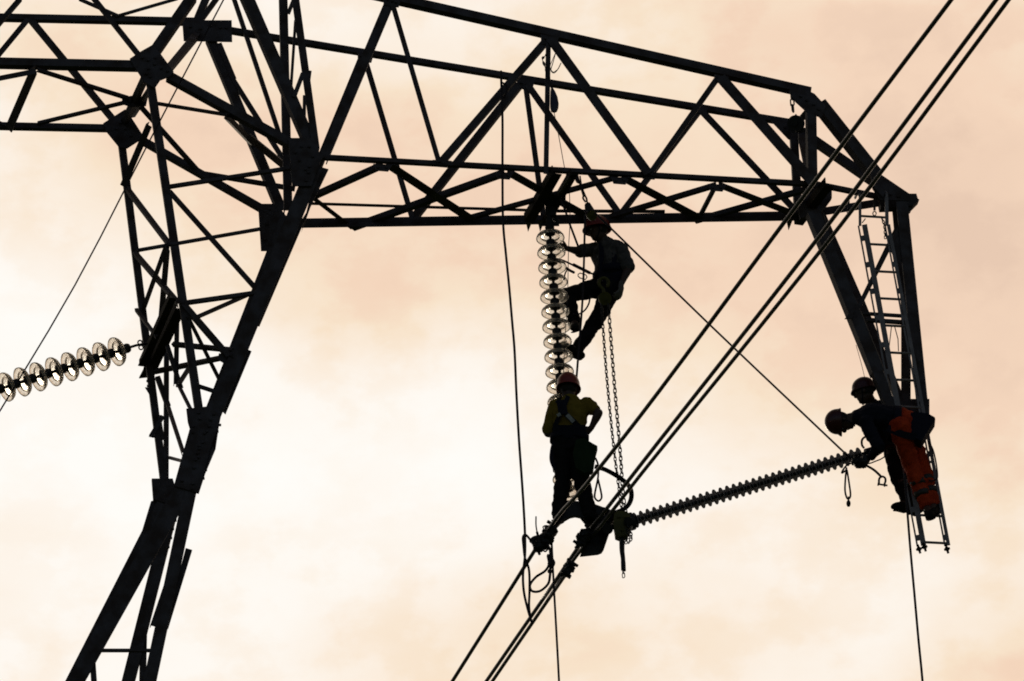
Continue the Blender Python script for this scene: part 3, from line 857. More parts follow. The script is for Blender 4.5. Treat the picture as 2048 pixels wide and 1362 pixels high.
def person(label, J, cfg):
    """J: joints as world points"""
    o0 = J['pelvis']
    sk = bmesh.new()
    up, fw = cfg['head_up'].normalized(), cfg['face']
    fw = (fw - up * fw.dot(up)).normalized()
    sd = up.cross(fw).normalized()
    H = J['head']
    ellip(sk, H + up * .02, sd * .076, fw * .096, up * .108)
    ellip(sk, H - up * .06 + fw * .018, sd * .058, fw * .068, up * .062)
    ellip(sk, H - up * .095 + fw * .058, sd * .026, fw * .022, up * .020, 10, 8)        # chin
    ellip(sk, H - up * .018 + fw * .098, sd * .015, fw * .021, up * .026, 10, 8)        # nose
    ellip(sk, H + up * .018 + fw * .090, sd * .050, fw * .010, up * .010, 10, 6)        # brow
    ellip(sk, H - up * .058 + fw * .082, sd * .024, fw * .010, up * .009, 10, 6)        # lips
    for s in (-1, 1):
        ellip(sk, H + sd * .078 * s - up * .01 - fw * .005, sd * .011, fw * .020, up * .032, 10, 8)
    limb(sk, H - up * .05 - fw * .02, .056, J['neck'], .060)
    sh = (J['shR'] - J['shL'])
    shd = sh.normalized()
    hpd = (J['hipR'] - J['hipL']).normalized()
    chest = (J['shR'] + J['shL']) / 2
    sp = (J['neck'] - J['pelvis']).normalized()
    def ringat(t, w, dp):
        c = J['pelvis'].lerp(J['chest'], min(1, t / 0.62)) if t < 0.62 else J['chest'].lerp(J['neck'], (t - .62) / .38)
        s = (hpd.lerp(shd, min(1, t / .7))).normalized()
        s = (s - sp * s.dot(sp)).normalized()
        f = sp.cross(s).normalized()
        return (c, s * w, f * dp)
    W = cfg.get('w', 1.0)
    def torso(bm, g, t0=-0.05, t1=1.0):
        st = [(-.08, .150, .110), (0, .168, .120), (.15, .160, .115), (.33, .150, .112), (.52, .168, .122), (.70, .182, .122), (.86, .180, .100), (.97, .085, .070)]
        loft(bm, [ringat(t, w * W + g, d * W + g) for t, w, d in st if t0 <= t <= t1])
    torso(sk, 0, -.1)
    A = cfg.get('arm', 1.0)
    for s in 'LR':
        limb(sk, J['sh' + s], .054 * A, J['el' + s], .043 * A, .004)
        limb(sk, J['el' + s], .044 * A, J['wr' + s], .028 * A, .004)
        limb(sk, J['hip' + s], .088, J['kn' + s], .058, .004)
        limb(sk, J['kn' + s], .058, J['an' + s], .040, .012)
        limb(sk, J['an' + s], .038, J['toe' + s], .030)
        hc = cfg['hand' + s]
        hand(sk, J['wr' + s], hc[0], hc[1], hc[2], hc[3])
    root = remesh(sk, 'person', 'skin', 0.0065, None, o0, 0, 1)
    tag(root, label, 'person')
    # eyes
    for s in (-1, 1):
        b = bmesh.new(); ellip(b, H + sd * .031 * s + up * .002 + fw * .084, sd * .012, fw * .010, up * .008, 10, 8)
        link('eye', b, 'eye', root, smooth=True, origin=H)
    # hair under the helmet
    b = bmesh.new(); ellip(b, H + up * .022 - fw * .016, sd * .082, fw * .088, up * .100)
    link('hair', b, 'hair', root, smooth=True, origin=H)
    # helmet shell
    b = bmesh.new()
    hc = H + up * .048
    HS = cfg.get('hs', 1.0)
    prof = []
    n = 32
    for i in range(9):
        th = math.radians(90 * i / 8)
        rr, h = math.sin(th), math.cos(th)
        if i == 0: rr = 0.05
        ring = []
        for k in range(n):
            an = 2 * math.pi * k / n
            rib = 1 + 0.015 * (1 if abs(math.sin(an)) > .92 else 0)
            ring.append(hc + (sd * math.cos(an) * .114 + fw * math.sin(an) * .138) * rr * HS * rib + up * h * .134 * HS * rib)
        prof.append(ring)
    def brim(r, drop): return [hc + (sd * math.cos(2 * math.pi * k / n) * .118 + fw * math.sin(2 * math.pi * k / n) * .142) * HS * (r + (.12 * max(0, math.sin(2 * math.pi * k / n)) ** 3)) - up * drop for k in range(n)]
    prof += [brim(1.0, .020), brim(1.045, .034), brim(1.035, .040), brim(.96, .028)]
    for i in range(7, -1, -1):
        th = math.radians(90 * i / 8)
        rr, h = (math.sin(th) if i else 0.05), math.cos(th)
        prof.append([hc + (sd * math.cos(2 * math.pi * k / n) * .118 + fw * math.sin(2 * math.pi * k / n) * .142) * rr * HS * .94 + up * h * .134 * HS * .94 for k in range(n)])
    ring_skin(b, prof)
    hel = link('helmet', b, cfg.get('helmet', 'helmet'), root, smooth=True, origin=hc)
    b = bmesh.new()
    tube(b, [hc + sd * .10 - up * .02, H + sd * .078 - up * .07 + fw * .02, H - up * .125 + fw * .05, H - sd * .078 - up * .07 + fw * .02, hc - sd * .10 - up * .02], .006, 6)
    st = link('chin_strap', b, 'harness', None, smooth=True, origin=hc)
    st.parent = hel; st.location = V()
    # shirt
    b = bmesh.new()
    torso(b, .020, cfg.get('shirt_from', .10))
    sv = cfg['sleeve']
    for s in 'LR':
        up_l = J['sh' + s].lerp(J['el' + s], min(1, sv))
        lr = cfg.get('sleeve_r', .066)
        limb(b, J['sh' + s], .074 * A, up_l, lr * A)
        if sv > 1:
            limb(b, J['el' + s], lr * A, J['el' + s].lerp(J['wr' + s], sv - 1), .044 * A)
    remesh(b, 'shirt', cfg['shirt'], 0.010, root, o0, .011)
    # trousers
    b = bmesh.new()
    torso(b, .022, -.1, .20)
    TR = cfg.get('leg', 1.0)
    for s in 'LR':
        limb(b, J['hip' + s], .112 * TR, J['kn' + s], .080 * TR)
        limb(b, J['kn' + s], .080 * TR, J['kn' + s].lerp(J['an' + s], .93), .066 * TR, .006)
    limb(b, J['hipL'], .10, J['hipR'], .10)
    tr = remesh(b, 'trousers', cfg['trousers'], 0.010, root, o0, .013)
    # boots
    for s in 'LR':
        b = bmesh.new()
        an, toe = J['an' + s], J['toe' + s]
        fdv = (toe - an).normalized()
        shin = (J['kn' + s] - an).normalized()
        dn = -(shin - fdv * shin.dot(fdv)).normalized()
        wd = fdv.cross(dn).normalized()
        heel = an - fdv * .055 + dn * .045
        limb(b, an + shin * .10, .054, an + dn * .01, .052)
        loft(b, [(heel, wd * .042, dn * .038), (an + fdv * .06 + dn * .03, wd * .046, dn * .050), (toe, wd * .050, dn * .036), (toe + fdv * .045, wd * .040, dn * .028)])
        bo = remesh(b, 'boot', 'boot', 0.009, root, an, .003)
        b = bmesh.new()
        loft(b, [(heel + dn * .042, wd * .046, dn * .012), (an + fdv * .07 + dn * .082, wd * .048, dn * .009), (toe + dn * .040, wd * .054, dn * .012), (toe + fdv * .045 + dn * .032, wd * .042, dn * .010)])
        so_ = link('sole', b, 'rubber', None, smooth=True, origin=an)
        so_.parent = bo; so_.location = V()
    # belt
    b = bmesh.new()
    c, a_, b_ = ringat(.10, .188 * W, .142 * W)
    c2 = c + sp * .035
    rings = [[c + sp * h + a_.normalized() * (a_.length + g) * math.cos(2 * math.pi * k / 28) + b_.normalized() * (b_.length + g) * math.sin(2 * math.pi * k / 28) for k in range(28)]
             for h, g in ((-.03, .006), (-.03, .018), (.045, .018), (.045, .006))]
    ring_skin(b, rings, closed=True)
    link('harness_belt', b, 'harness', root, smooth=True, origin=c)
    return root, dict(up=up, fw=fw, sd=sd, sp=sp, shd=shd)

def strap(root, pts, w=.022, m='harness', name='harness_strap', nrm=None, th=.004):
    b = bmesh.new()
    P = smooth_path(pts, 6)
    rings = []
    for i, p in enumerate(P):
        d = (P[min(i + 1, len(P) - 1)] - P[max(0, i - 1)]).normalized()
        n = nrm if nrm is not None else -FWD
        n = (n - d * n.dot(d)).normalized()
        s = d.cross(n)
        rings.append([p + s * w + n * th, p - s * w + n * th, p - s * w - n * th, p + s * w - n * th])
    ring_skin(b, rings)
    return link(name, b, m, root, origin=P[0])

def JP(y0, **k): return {n: pt(x, y, YP(y0 + dy)) for n, (x, y, dy) in k.items()}

# --- climber on the glass string
y1 = Y_STR + 0.40
J1 = JP(y1, head=(1196, 462, -.05), neck=(1211, 487, 0), chest=(1218, 512, 0), pelvis=(1219, 560, 0), shL=(1193, 497, .10), shR=(1242, 497, -.12),
        elL=(1160, 503, .02), wrL=(1134, 497, -.16), elR=(1257, 536, -.16), wrR=(1243, 568, -.22),
        hipL=(1211, 572, .08), hipR=(1224, 574, -.06), knL=(1134, 590, -.12), anL=(1149, 644, -.10), toeL=(1149, 655, -.26),
        knR=(1199, 630, -.12), anR=(1155, 699, -.16), toeR=(1134, 692, -.22))
p1, f1 = person('climber in grey shirt and dark trousers clinging to the hanging glass string', J1, dict(
    head_up=V((-.10, .05, 1)), face=V((-.85, -.25, -.45)), shirt='shirt', trousers='black', sleeve=.95, sleeve_r=.070, w=1.02, leg=1.0,
    handL=(V((-1, -.3, .25)), V((0, -.8, -.5)), 1, 25), handR=(V((-.2, -.2, -1)), V((-1, .3, 0)), 1, 30)))
b = bmesh.new()
hand(b, J1['wrR'] + V((0, 0, .01)), V((-.15, -.2, -1)), V((-1, .3, 0)), 1, 34, 1.35)
remesh(b, 'glove', 'glove', .008, p1, J1['wrR'])
FR = -FWD
def off(p, d): return p + FR * d
for a, bb_ in (((1226, 480), (1224, 548)), ((1201, 486), (1198, 545))):
    strap(p1, [off(pt(*a, YP(y1)), .13), off(pt((a[0] + bb_[0]) / 2 + 3, (a[1] + bb_[1]) / 2, YP(y1)), .19), off(pt(*bb_, YP(y1)), .17)], .024)
strap(p1, [off(pt(1196, 552, YP(y1)), .17), off(pt(1222, 556, YP(y1)), .21), off(pt(1252, 548, YP(y1)), .14)], .05)
# work-positioning lanyard round the string, part of his harness
b = bmesh.new()
YS = YP(Y_STR - 0.12)
tube(b, [pt(1100, 522, YS), pt(1112, 518, YS), pt(1126, 521, YP(Y_STR)), pt(1150, 532, YP(Y_STR + .1)), pt(1178, 545, YP(y1 - .2)), pt(1190, 549, YP(y1 - .12))], .010, 8)
tube(b, [pt(1146, 529, YP(Y_STR + .09)), pt(1180, 546, YP(y1 - .2))], .017, 8, sub=1)
tube(b, [pt(1133, 536, YP(Y_STR)), pt(1140, 541, YP(Y_STR)), pt(1148, 545, YP(Y_STR + .05))], .014, 8)
tube(b, [pt(1134, 540, YP(Y_STR)), pt(1130, 548, YP(Y_STR)), pt(1128, 560, YP(Y_STR))], .008, 8)
link('lanyard', b, 'rope', p1, smooth=True, origin=pt(1150, 532, YP(Y_STR)))
b = bmesh.new()
cc = [(1156, 549), (1160, 546), (1172, 550), (1174, 554), (1171, 559), (1160, 556), (1156, 552)]
tube(b, [pt(x, y, YP(y1 - .25)) for x, y in cc], .006, 6, closed=True, sub=1)
link('carabiner', b, 'chain', p1, smooth=True, origin=pt(1156, 549, YP(y1 - .25)))
b = bmesh.new()
tube(b, [pt(1180, 590, YP(y1 - .2)), pt(1178, 606, YP(y1 - .2)), pt(1170, 620, YP(y1 - .2)), pt(1158, 628, YP(y1 - .2)), pt(1146, 628, YP(y1 - .2))], .009, 8)
link('lanyard', b, 'rope', p1, smooth=True, origin=pt(1180, 590, YP(y1 - .2)))

# --- man in the yellow shirt, standing on the yoke with his back to us
y2 = Y_YOKE - 0.06
J2 = JP(y2, head=(1137, 779, .02), neck=(1141, 803, 0), chest=(1138, 832, .02), pelvis=(1139, 888, 0), shL=(1111, 812, .02), shR=(1173, 808, .02),
        elL=(1096, 866, .06), wrL=(1122, 870, .30), elR=(1197, 826, -.06), wrR=(1182, 857, -.02),
        hipL=(1124, 900, 0), hipR=(1154, 900, 0), knL=(1126, 965, .02), anL=(1115, 1027, 0), toeL=(1119, 1036, .17),
        knR=(1164, 965, .02), anR=(1180, 1026, 0), toeR=(1196, 1037, .08))
p2, f2 = person('man in yellow t-shirt seen from behind, hand on his hip, standing on the yoke', J2, dict(
    head_up=V((.03, 0, 1)), face=V((.28, 1, -.25)), shirt='yellow', trousers='black', sleeve=.62, sleeve_r=.066, w=.94, arm=1.0, leg=.98, shirt_from=.30,
    handL=(V((1, .4, 0)), V((0, 1, 0)), 1, 25), handR=(V((-.8, .3, -.4)), V((-.3, .9, .2)), -1, 25)))
b = bmesh.new()
for s in 'L':
    limb(b, J2['sh' + s], .074, J2['sh' + s].lerp(J2['el' + s], .88), .070)
remesh(b, 'sleeve', 'yellow', .010, p2, J2['shL'], .008)
limb_c = [off(pt(x, y, YP(y2)), .13) for x, y in ((1128, 800), (1124, 816), (1128, 828))]
strap(p2, [off(pt(1114, 800, YP(y2)), .10), off(pt(1124, 812, YP(y2)), .15), off(pt(1132, 828, YP(y2)), .16), off(pt(1147, 842, YP(y2)), .15), off(pt(1160, 856, YP(y2)), .12)], .026)
strap(p2, [off(pt(1136, 792, YP(y2)), .10), off(pt(1129, 808, YP(y2)), .155), off(pt(1121, 826, YP(y2)), .16), off(pt(1112, 846, YP(y2)), .12), off(pt(1109, 860, YP(y2)), .08)], .022)
strap(p2, [off(pt(1122, 800, YP(y2)), .13), off(pt(1126, 828, YP(y2)), .17)], .045)
strap(p2, [off(pt(1106, 862, YP(y2)), .10), off(pt(1136, 862, YP(y2)), .19), off(pt(1170, 862, YP(y2)), .12)], .062)
for a, bq in (((1134, 829), (1147, 843)), ((1116, 826), (1119, 832))):
    strap(p2, [off(pt(*a, YP(y2)), .175), off(pt(*bq, YP(y2)), .165)], .020, 'tag', 'buckle')
for pts_ in (((1104, 893), (1101, 905), (1104, 915), (1107, 905)), ((1106, 936), (1107, 944), (1112, 946), (1113, 938))):
    b = bmesh.new(); tube(b, [pt(x, y, YP(y2 - .05)) for x, y in pts_], .005, 6, closed=True, sub=1)
    link('gear_loop', b, 'chain', p2, smooth=True, origin=pt(*pts_[0], YP(y2)))
strap(p2, [off(pt(1108, 884, YP(y2)), .08), off(pt(1104, 900, YP(y2)), .06), off(pt(1103, 920, YP(y2)), .06), off(pt(1110, 938, YP(y2)), .06)], .020)
bgp = plate('tool_bag', [(1152, 884), (1168, 880), (1184, 890), (1195, 896), (1190, 915), (1186, 944), (1170, 950), (1152, 940), (1146, 910)], YP(y2 - .15), 'green', None, th=.09)
tag(bgp, 'dark green canvas tool bag hanging on the yellow-shirted man\'s right hip', 'tool bag')

# --- man on the ladder bending over, orange trousers
YT = tip.y
y3 = YT - 0.42
J3 = JP(y3, head=(1684, 843, -.02), neck=(1712, 835, 0), chest=(1745, 830, 0), pelvis=(1806, 842, 0), shL=(1728, 834, .14), shR=(1732, 846, -.14),
        elL=(1763, 882, .20), wrL=(1744, 911, .05), elR=(1757, 893, -.18), wrR=(1742, 915, -.08),
        hipL=(1812, 852, .12), hipR=(1800, 856, -.10), knL=(1842, 925, .22), anL=(1868, 1010, .20), toeL=(1864, 1026, .07),
        knR=(1823, 930, .10), anR=(1853, 1014, .18), toeR=(1860, 1030, .02))
p3, f3 = person('man bent over on the ladder in orange reflective trousers and navy jacket', J3, dict(
    head_up=V((-1, 0, .02)), face=V((.18, .25, -1)), shirt='navy', trousers='orange', sleeve=1.9, w=.90, leg=1.03, helmet='helmet_dark', shirt_from=.05, hs=.93,
    handL=(V((-.9, -.2, -.3)), V((0, 0, -1)), 1, 40), handR=(V((-.9, .2, -.3)), V((0, 0, -1)), -1, 40)))
for (ka, kb_, tt) in (('knR', 'anR', .42), ('knR', 'anR', .68), ('knL', 'anL', .42), ('knL', 'anL', .68)):
    c = J3[ka].lerp(J3[kb_], tt)
    d = (J3[kb_] - J3[ka]).normalized()
    a, bq = frame(d)
    b = bmesh.new()
    rad = .086 - .012 * tt
    rings = [[c + d * h + (a * math.cos(2 * math.pi * k / 24) + bq * math.sin(2 * math.pi * k / 24)) * r for k in range(24)] for h, r in ((-.028, rad - .01), (-.028, rad), (.028, rad - .004), (.028, rad - .014))]
    ring_skin(b, rings, closed=True)
    link('reflective_band', b, 'reflective', p3, smooth=True, origin=c)
strap(p3, [off(pt(1773, 855, YP(y3)), .14), off(pt(1792, 864, YP(y3)), .19), off(pt(1820, 872, YP(y3)), .17), off(pt(1840, 872, YP(y3)), .10)], .034)
sp_ = plate('seat_harness', [(1822, 832), (1838, 832), (1855, 834), (1869, 842), (1870, 846), (1856, 868), (1843, 890), (1832, 884), (1820, 868), (1814, 850)], YP(y3 - .05), 'harness', None, th=.16)
put_under(sp_, p3)

# --- colleague behind, only helmet, face and one leg showing
y4 = YT + 0.10
J4 = JP(y4, head=(1729, 784, -.12), neck=(1744, 810, 0), chest=(1764, 830, .04), pelvis=(1792, 876, .05), shL=(1738, 822, .18), shR=(1768, 816, -.10),
        elL=(1752, 856, .1), wrL=(1762, 880, -.05), elR=(1776, 850, -.10), wrR=(1764, 884, -.1),
        hipL=(1784, 890, .12), hipR=(1800, 888, 0), knL=(1790, 945, .06), anL=(1814, 1005, .1), toeL=(1794, 1011, .04),
        knR=(1812, 944, .1), anR=(1832, 1010, .15), toeR=(1822, 1018, .1))
p4, f4 = person('man half hidden behind the bent colleague, only red helmet, face and boot showing', J4, dict(
    head_up=V((-.12, -.05, 1)), face=V((-.80, .25, -.45)), shirt='navy', trousers='black', sleeve=1.85, w=.84, leg=.86, helmet='helmet_dark', hs=.86,
    handL=(V((-.5, -.4, -.6)), V((0, 0, -1)), 1, 45), handR=(V((-.5, -.4, -.6)), V((0, 0, -1)), -1, 45)))

# ================================================================== LADDER
yl = YT - 0.22
LP = YP(yl)
lad = thing('ladder', 'long aluminium ladder hooked over the arm tip, hanging down right', 'ladder', pt(1868, 1090, LP))
def rail(x0, y0, x1, y1, gap, name='rail', rw=.018):
    p0, p1 = pt(x0, y0, LP), pt(x1, y1, LP)
    d = (p1 - p0).normalized()
    v = (p0 - CAM).normalized()
    s = d.cross(v).normalized()
    if s.dot(RGT) < 0: s = -s
    n = s.cross(d).normalized()
    b = bmesh.new()
    for c, w, dd in ((0, rw, .012), (-gap, .009, .010)):
        box(b, (p0 + p1) / 2 + s * c, d * (p1 - p0).length / 2, s * w, n * dd)
    L_ = (p1 - p0).length
    k = 0.15
    while k < L_:
        box(b, p0 + d * k - s * gap / 2, d * .030, s * (gap / 2), n * .006)
        k += .315
    return link(name, b, 'alu', lad, origin=p0)
rail(1729, 450, 1847, 1090, .062, rw=.027)
rail(1777, 450, 1897, 1090, .036)
for i in range(12):
    y = 488 + 54.2 * i + (0.0)
    xl = 1729 + (y - 450) * 118 / 640
    xr = 1777 + (y + 2 - 450) * 120 / 640
    if y > 1092: break
    obj_tube('rung', [pt(xl, y, LP), pt(xr, y + 2.5, LP)], .013, 'alu', lad, sub=1, seg=10)
def foot(x, y):
    b = bmesh.new(); c = pt(x, y, LP)
    cyl(b, c - FWD * .02, c + FWD * .02, .024, .024, 12)
    for a in range(4):
        q = RGT * math.cos(a * 1.57 + .3) + UPV * math.sin(a * 1.57 + .3)
        cyl(b, c, c + q * (.030 + .016 * (a % 2)), .013, .012, 8)
    link('ladder_foot', b, 'rubber', lad, origin=c)
foot(1838, 1098); foot(1849, 1094); foot(1894, 1098)
b = bmesh.new()
def seg_(x0, y0, x1, y1, w):
    p, q = pt(x0, y0, LP), pt(x1, y1, LP)
    d = (q - p).normalized(); s = d.cross(FWD).normalized()
    box(b, (p + q) / 2, d * (q - p).length / 2, s * w, FWD * .014)
seg_(1720, 394, 1720, 452, .014); seg_(1773, 394, 1774, 452, .018); seg_(1722, 432, 1772, 435, .012); seg_(1724, 446, 1731, 437, .005)
link('hook_frame', b, 'alu', lad, origin=pt(1720, 394, LP))
b = bmesh.new()
tube(b, [pt(1773, 396, LP), pt(1773, 388, LP), pt(1768, 382, YP(yl + .05)), pt(1761, 381, YP(yl + .15)), pt(1756, 386, YP(yl + .3)), pt(1756, 396, YP(yl + .34))], .016, 8)
tube(b, [pt(1720, 396, LP), pt(1719, 390, LP), pt(1714, 388, YP(yl + .15)), pt(1710, 396, YP(yl + .3))], .014, 8)
link('hook', b, 'alu', lad, smooth=True, origin=pt(1773, 396, LP))
b = bmesh.new()
def chain(bm, pts, pitch, w, r):
    P = smooth_path(pts, 12) if len(pts) > 2 else [V(pts[0]).lerp(V(pts[1]), i / 20) for i in range(21)]
    cum = [0]
    for a, c in zip(P[:-1], P[1:]): cum.append(cum[-1] + (c - a).length)
    s, k = 0, 0
    def at(s):
        for i in range(len(P) - 1):
            if cum[i + 1] >= s:
                return P[i].lerp(P[i + 1], (s - cum[i]) / max(1e-9, cum[i + 1] - cum[i]))
        return P[-1]
    while s + pitch < cum[-1]:
        c = at(s + pitch / 2); d = (at(s + pitch) - at(s)).normalized()
        a = FWD.cross(d).normalized(); b2 = d.cross(a)
        ang = math.radians(28 if k % 2 else 118)
        e = a * math.cos(ang) + b2 * math.sin(ang)
        hl = pitch * 0.5 + r * 0.9
        ring = []
        for q in range(10):
            t = 2 * math.pi * q / 10
            x, y = math.cos(t), math.sin(t)
            ring.append(c + d * ((hl - w) * (1 if x > 0.01 else -1 if x < -0.01 else 0) + w * x) + e * w * y)
        tube(bm, ring, r, 6, sub=1, closed=True)
        s += pitch; k += 1
chain(b, [pt(1764, 437, LP), pt(1769, 452, LP), pt(1771, 480, LP)], .030, .012, .005)
link('safety_chain', b, 'chain', lad, smooth=True, origin=pt(1764, 437, LP))
obj_tube('hanging_cord', [pt(1783, 652, LP), pt(1777, 705, LP)], .005, 'rope', lad, sub=1, seg=6)
obj_tube('hanging_cord', [pt(1789, 652, LP), pt(1796, 678, LP), pt(1797, 702, LP)], .005, 'rope', lad, sub=1, seg=6)
for x, y in ((1697, 422), (1749, 427)):
    b = bmesh.new(); c = pt(x, y, PVn)
    box(b, c + UPV * .09, RGT * .012, FWD * .01, UPV * .06)
    tube(b, [c + RGT * .018 * math.cos(a) + UPV * .022 * math.sin(a) for a in [i * math.pi / 4 for i in range(8)]], .006, 6, closed=True, sub=1)
    link('eye_bolt', b, 'steel', tower, origin=c)

# ================================================================== HOIST, PULLEYS, ROPES
YH = YP(Y_YOKE - 0.10)
YHu = YP(Y_STR + 0.06)
hoist = thing('chain_hoist', 'yellow-green chain hoist with two long chains hanging beside the climber down to the yoke', 'chain hoist', pt(1246, 1060, YH))
b = bmesh.new()
c = pt(1210, 597, YHu)
cyl(b, c - FWD * .035, c + FWD * .035, .068, .068, 24); cyl(b, c - FWD * .05, c + FWD * .05, .022, .022, 12)
link('hook_block', b, 'hoist', hoist, origin=c)
b = bmesh.new()
tube(b, [pt(x, y, YHu) for x, y in ((1208, 586), (1206, 578), (1200, 572), (1198, 564), (1203, 557), (1212, 557), (1217, 564), (1215, 574))], .018, 8)
link('hook', b, 'hoist', hoist, smooth=True, origin=c)
b = bmesh.new()
chain(b, [pt(1203, 608, YHu), pt(1206, 655, YHu), pt(1214, 760, YP(Y_STR - .05)), pt(1228, 900, YP(Y_STR - .25)), pt(1244, 1022, YH)], .048, .0125, .0055)
link('chain', b, 'chain', hoist, smooth=True, origin=c)
b = bmesh.new()
chain(b, [pt(1217, 608, YHu), pt(1220, 655, YHu), pt(1228, 760, YP(Y_STR - .05)), pt(1240, 900, YP(Y_STR - .25)), pt(1246, 985, YH), pt(1253, 1034, YH)], .056, .0155, .0060)
link('chain', b, 'chain', hoist, smooth=True, origin=c)
plate('hoist_body', [(1228, 1032), (1236, 1027), (1254, 1028), (1261, 1036), (1262, 1058), (1254, 1074), (1240, 1078), (1230, 1074), (1227, 1054)], YH, 'hoist', hoist, th=.12, bolts=[(1238, 1040), (1250, 1040), (1244, 1066)])
b = bmesh.new()
c = pt(1257, 1043, YH)
cyl(b, c - FWD * .11, c + FWD * .09, .048, .048, 18); cyl(b, c - FWD * .14, c - FWD * .10, .03, .03, 12)
link('drum', b, 'iron', hoist, origin=c)
b = bmesh.new()
tube(b, [pt(1244, 1076, YH), pt(1244, 1100, YH), pt(1246, 1118, YH), pt(1247, 1141, YH)], .030, 8, flat=.6, rfun=lambda t: 1.15 - .3 * t if t < .75 else 1.0)
link('lever_handle', b, 'iron', hoist, smooth=True, origin=pt(1244, 1076, YH))
b = bmesh.new()
box(b, pt(1221, 1054, YH), RGT * .05, FWD * .02, UPV * .025)
cyl(b, pt(1216, 1058, YH) - FWD * .04, pt(1216, 1058, YH) + FWD * .04, .05, .05, 14)
link('anchor_shackle', b, 'iron', hoist, origin=pt(1221, 1054, YH))
b = bmesh.new()
chain(b, [pt(1256, 1050, YP(Y_YOKE - .2)), pt(1262, 1068, YP(Y_YOKE - .2)), pt(1262, 1078, YP(Y_YOKE - .2)), pt(1254, 1090, YP(Y_YOKE - .2))], .030, .013, .005)
chain(b, [pt(1252, 1056, YP(Y_YOKE - .24)), pt(1257, 1072, YP(Y_YOKE - .24)), pt(1253, 1080, YP(Y_YOKE - .24)), pt(1252, 1090, YP(Y_YOKE - .24))], .030, .013, .005)
chain(b, [pt(1246, 1138, YH), pt(1248, 1163, YH)], .046, .014, .005)
link('slack_chain', b, 'chain', hoist, smooth=True, origin=pt(1256, 1050, YH))

# pulley above the climber
Yp = Y_STR - 0.25
YPp = YP(Yp)
pul = thing('pulley_block', 'pulley block with green wheel slung above the climber\'s helmet', 'pulley', pt(1183, 430, YPp))
b = bmesh.new(); c = pt(1184, 431, YPp)
cyl(b, c - FWD * .02, c + FWD * .02, .052, .052, 28); cyl(b, c - FWD * .045, c + FWD * .045, .012, .012, 10)
link('sheave', b, 'hoist', pul, origin=c)
plate('cheek_plate', [(1169, 410), (1175, 404), (1180, 406), (1194, 428), (1190, 440), (1182, 442), (1174, 436), (1170, 424)], YP(Yp + .05), 'helmet_dark', pul, th=.012)
plate('cheek_plate', [(1170, 408), (1176, 405), (1184, 416), (1176, 424), (1170, 420)], YP(Yp - .05), 'iron', pul, th=.02)
b = bmesh.new()
tube(b, [pt(1171, 404, YPp), pt(1166, 396, YPp), pt(1169, 391, YPp), pt(1173, 397, YPp), pt(1174, 404, YPp)], .010, 8)
tube(b, [pt(1155, 350, YPp), pt(1160, 368, YPp), pt(1167, 392, YPp)], .010, 7)
tube(b, [pt(1160, 352, YPp), pt(1164, 374, YPp), pt(1171, 392, YPp)], .008, 7)
tube(b, [pt(1152, 354, YPp), pt(1156, 362, YPp), pt(1161, 366, YPp)], .018, 7, rfun=lambda t: .7 + .6 * math.sin(t * 3.1))
link('sling', b, 'rope', pul, smooth=True, origin=pt(1155, 350, YPp))
# pulley at the arm's end
Pe = YP(pt(1593, 250, PN).y - 0.02)
pu2 = thing('pulley_block', 'dark pulley wheel hung on a short chain at the arm\'s outer corner', 'pulley', pt(1593, 250, Pe))
b = bmesh.new(); c = pt(1592, 247, Pe); axd = (RGT * .35 + FWD).normalized()
cyl(b, c - axd * .035, c + axd * .035, .085, .085, 26); cyl(b, c - axd * .05, c + axd * .05, .03, .03, 12)
link('sheave', b, 'iron', pu2, origin=c)
b = bmesh.new(); chain(b, [pt(1583, 186, Pe), pt(1585, 210, Pe), pt(1587, 235, Pe)], .075, .020, .008)
link('chain', b, 'chain', pu2, smooth=True, origin=c)
plate('cheek_plate', [(1583, 238), (1592, 228), (1606, 250), (1610, 262), (1600, 266), (1588, 262)], YP(Pe.p.y + .06), 'iron', pu2, th=.015)

def rope(label, P, rpx, m='rope', cat='rope', name='rope', group=None, sub=6, seg=8):
    o = obj_tube(name, P, rpx * mpp(P[0]), m, sub=sub, seg=seg)
    tag(o, label, cat, group)
    return o
def R_(pix, y): return [pt(x, yy, YP(y)) for x, yy in pix]
yr = pt(1008, 345, PN).y - 0.12
rope('long dark rope hanging from the upper chord left of the glass string', R_([(1002, 142), (1003, 180), (1005, 240), (1005, 330), (1006, 440), (1012, 510), (1018, 570), (1024, 640), (1029, 700), (1033, 790), (1038, 880), (1043, 950), (1047, 1010), (1050, 1070),
        (1050, 1110), (1046, 1150), (1048, 1185), (1056, 1220), (1064, 1246)], yr), 2.4)
rope('brown rope tail knotted on the far upper chord near the long rope', R_([(1004, 165), (1012, 170), (1014, 180), (1008, 195), (1004, 192)], yr + .05), 2, 'rope')
rope('taut dark rope dropping vertically from the pulley past the climber', R_([(1170, 430), (1168, 520), (1165, 600), (1159, 680), (1153, 756)], Yp - .06), 2.2, sub=4)
rope('taut rope running diagonally from the pulley down to the ladder men', [pt(1190, 426, YP(Yp)), pt(1215, 450, YP(Yp - .3)), pt(1420, 650, YP((Yp + y3) / 2 - .1)), pt(1700, 916, YP(y3))], 2.0, sub=3)
rope('slack dark rope from the arm to the climber\'s chest', R_([(1120, 398), (1130, 420), (1138, 444), (1147, 468), (1156, 492)], Y_STR - .2), 2.2)
rope('thin tag line dropping from the blue pouch past the yellow-shirted man', R_([(1108, 224), (1118, 275), (1128, 330), (1138, 378), (1140, 440), (1137, 500), (1135, 600), (1130, 680), (1127, 745), (1126, 775), (1127, 792)], Y_STR - .42), .8, 'rope', sub=4, seg=6)
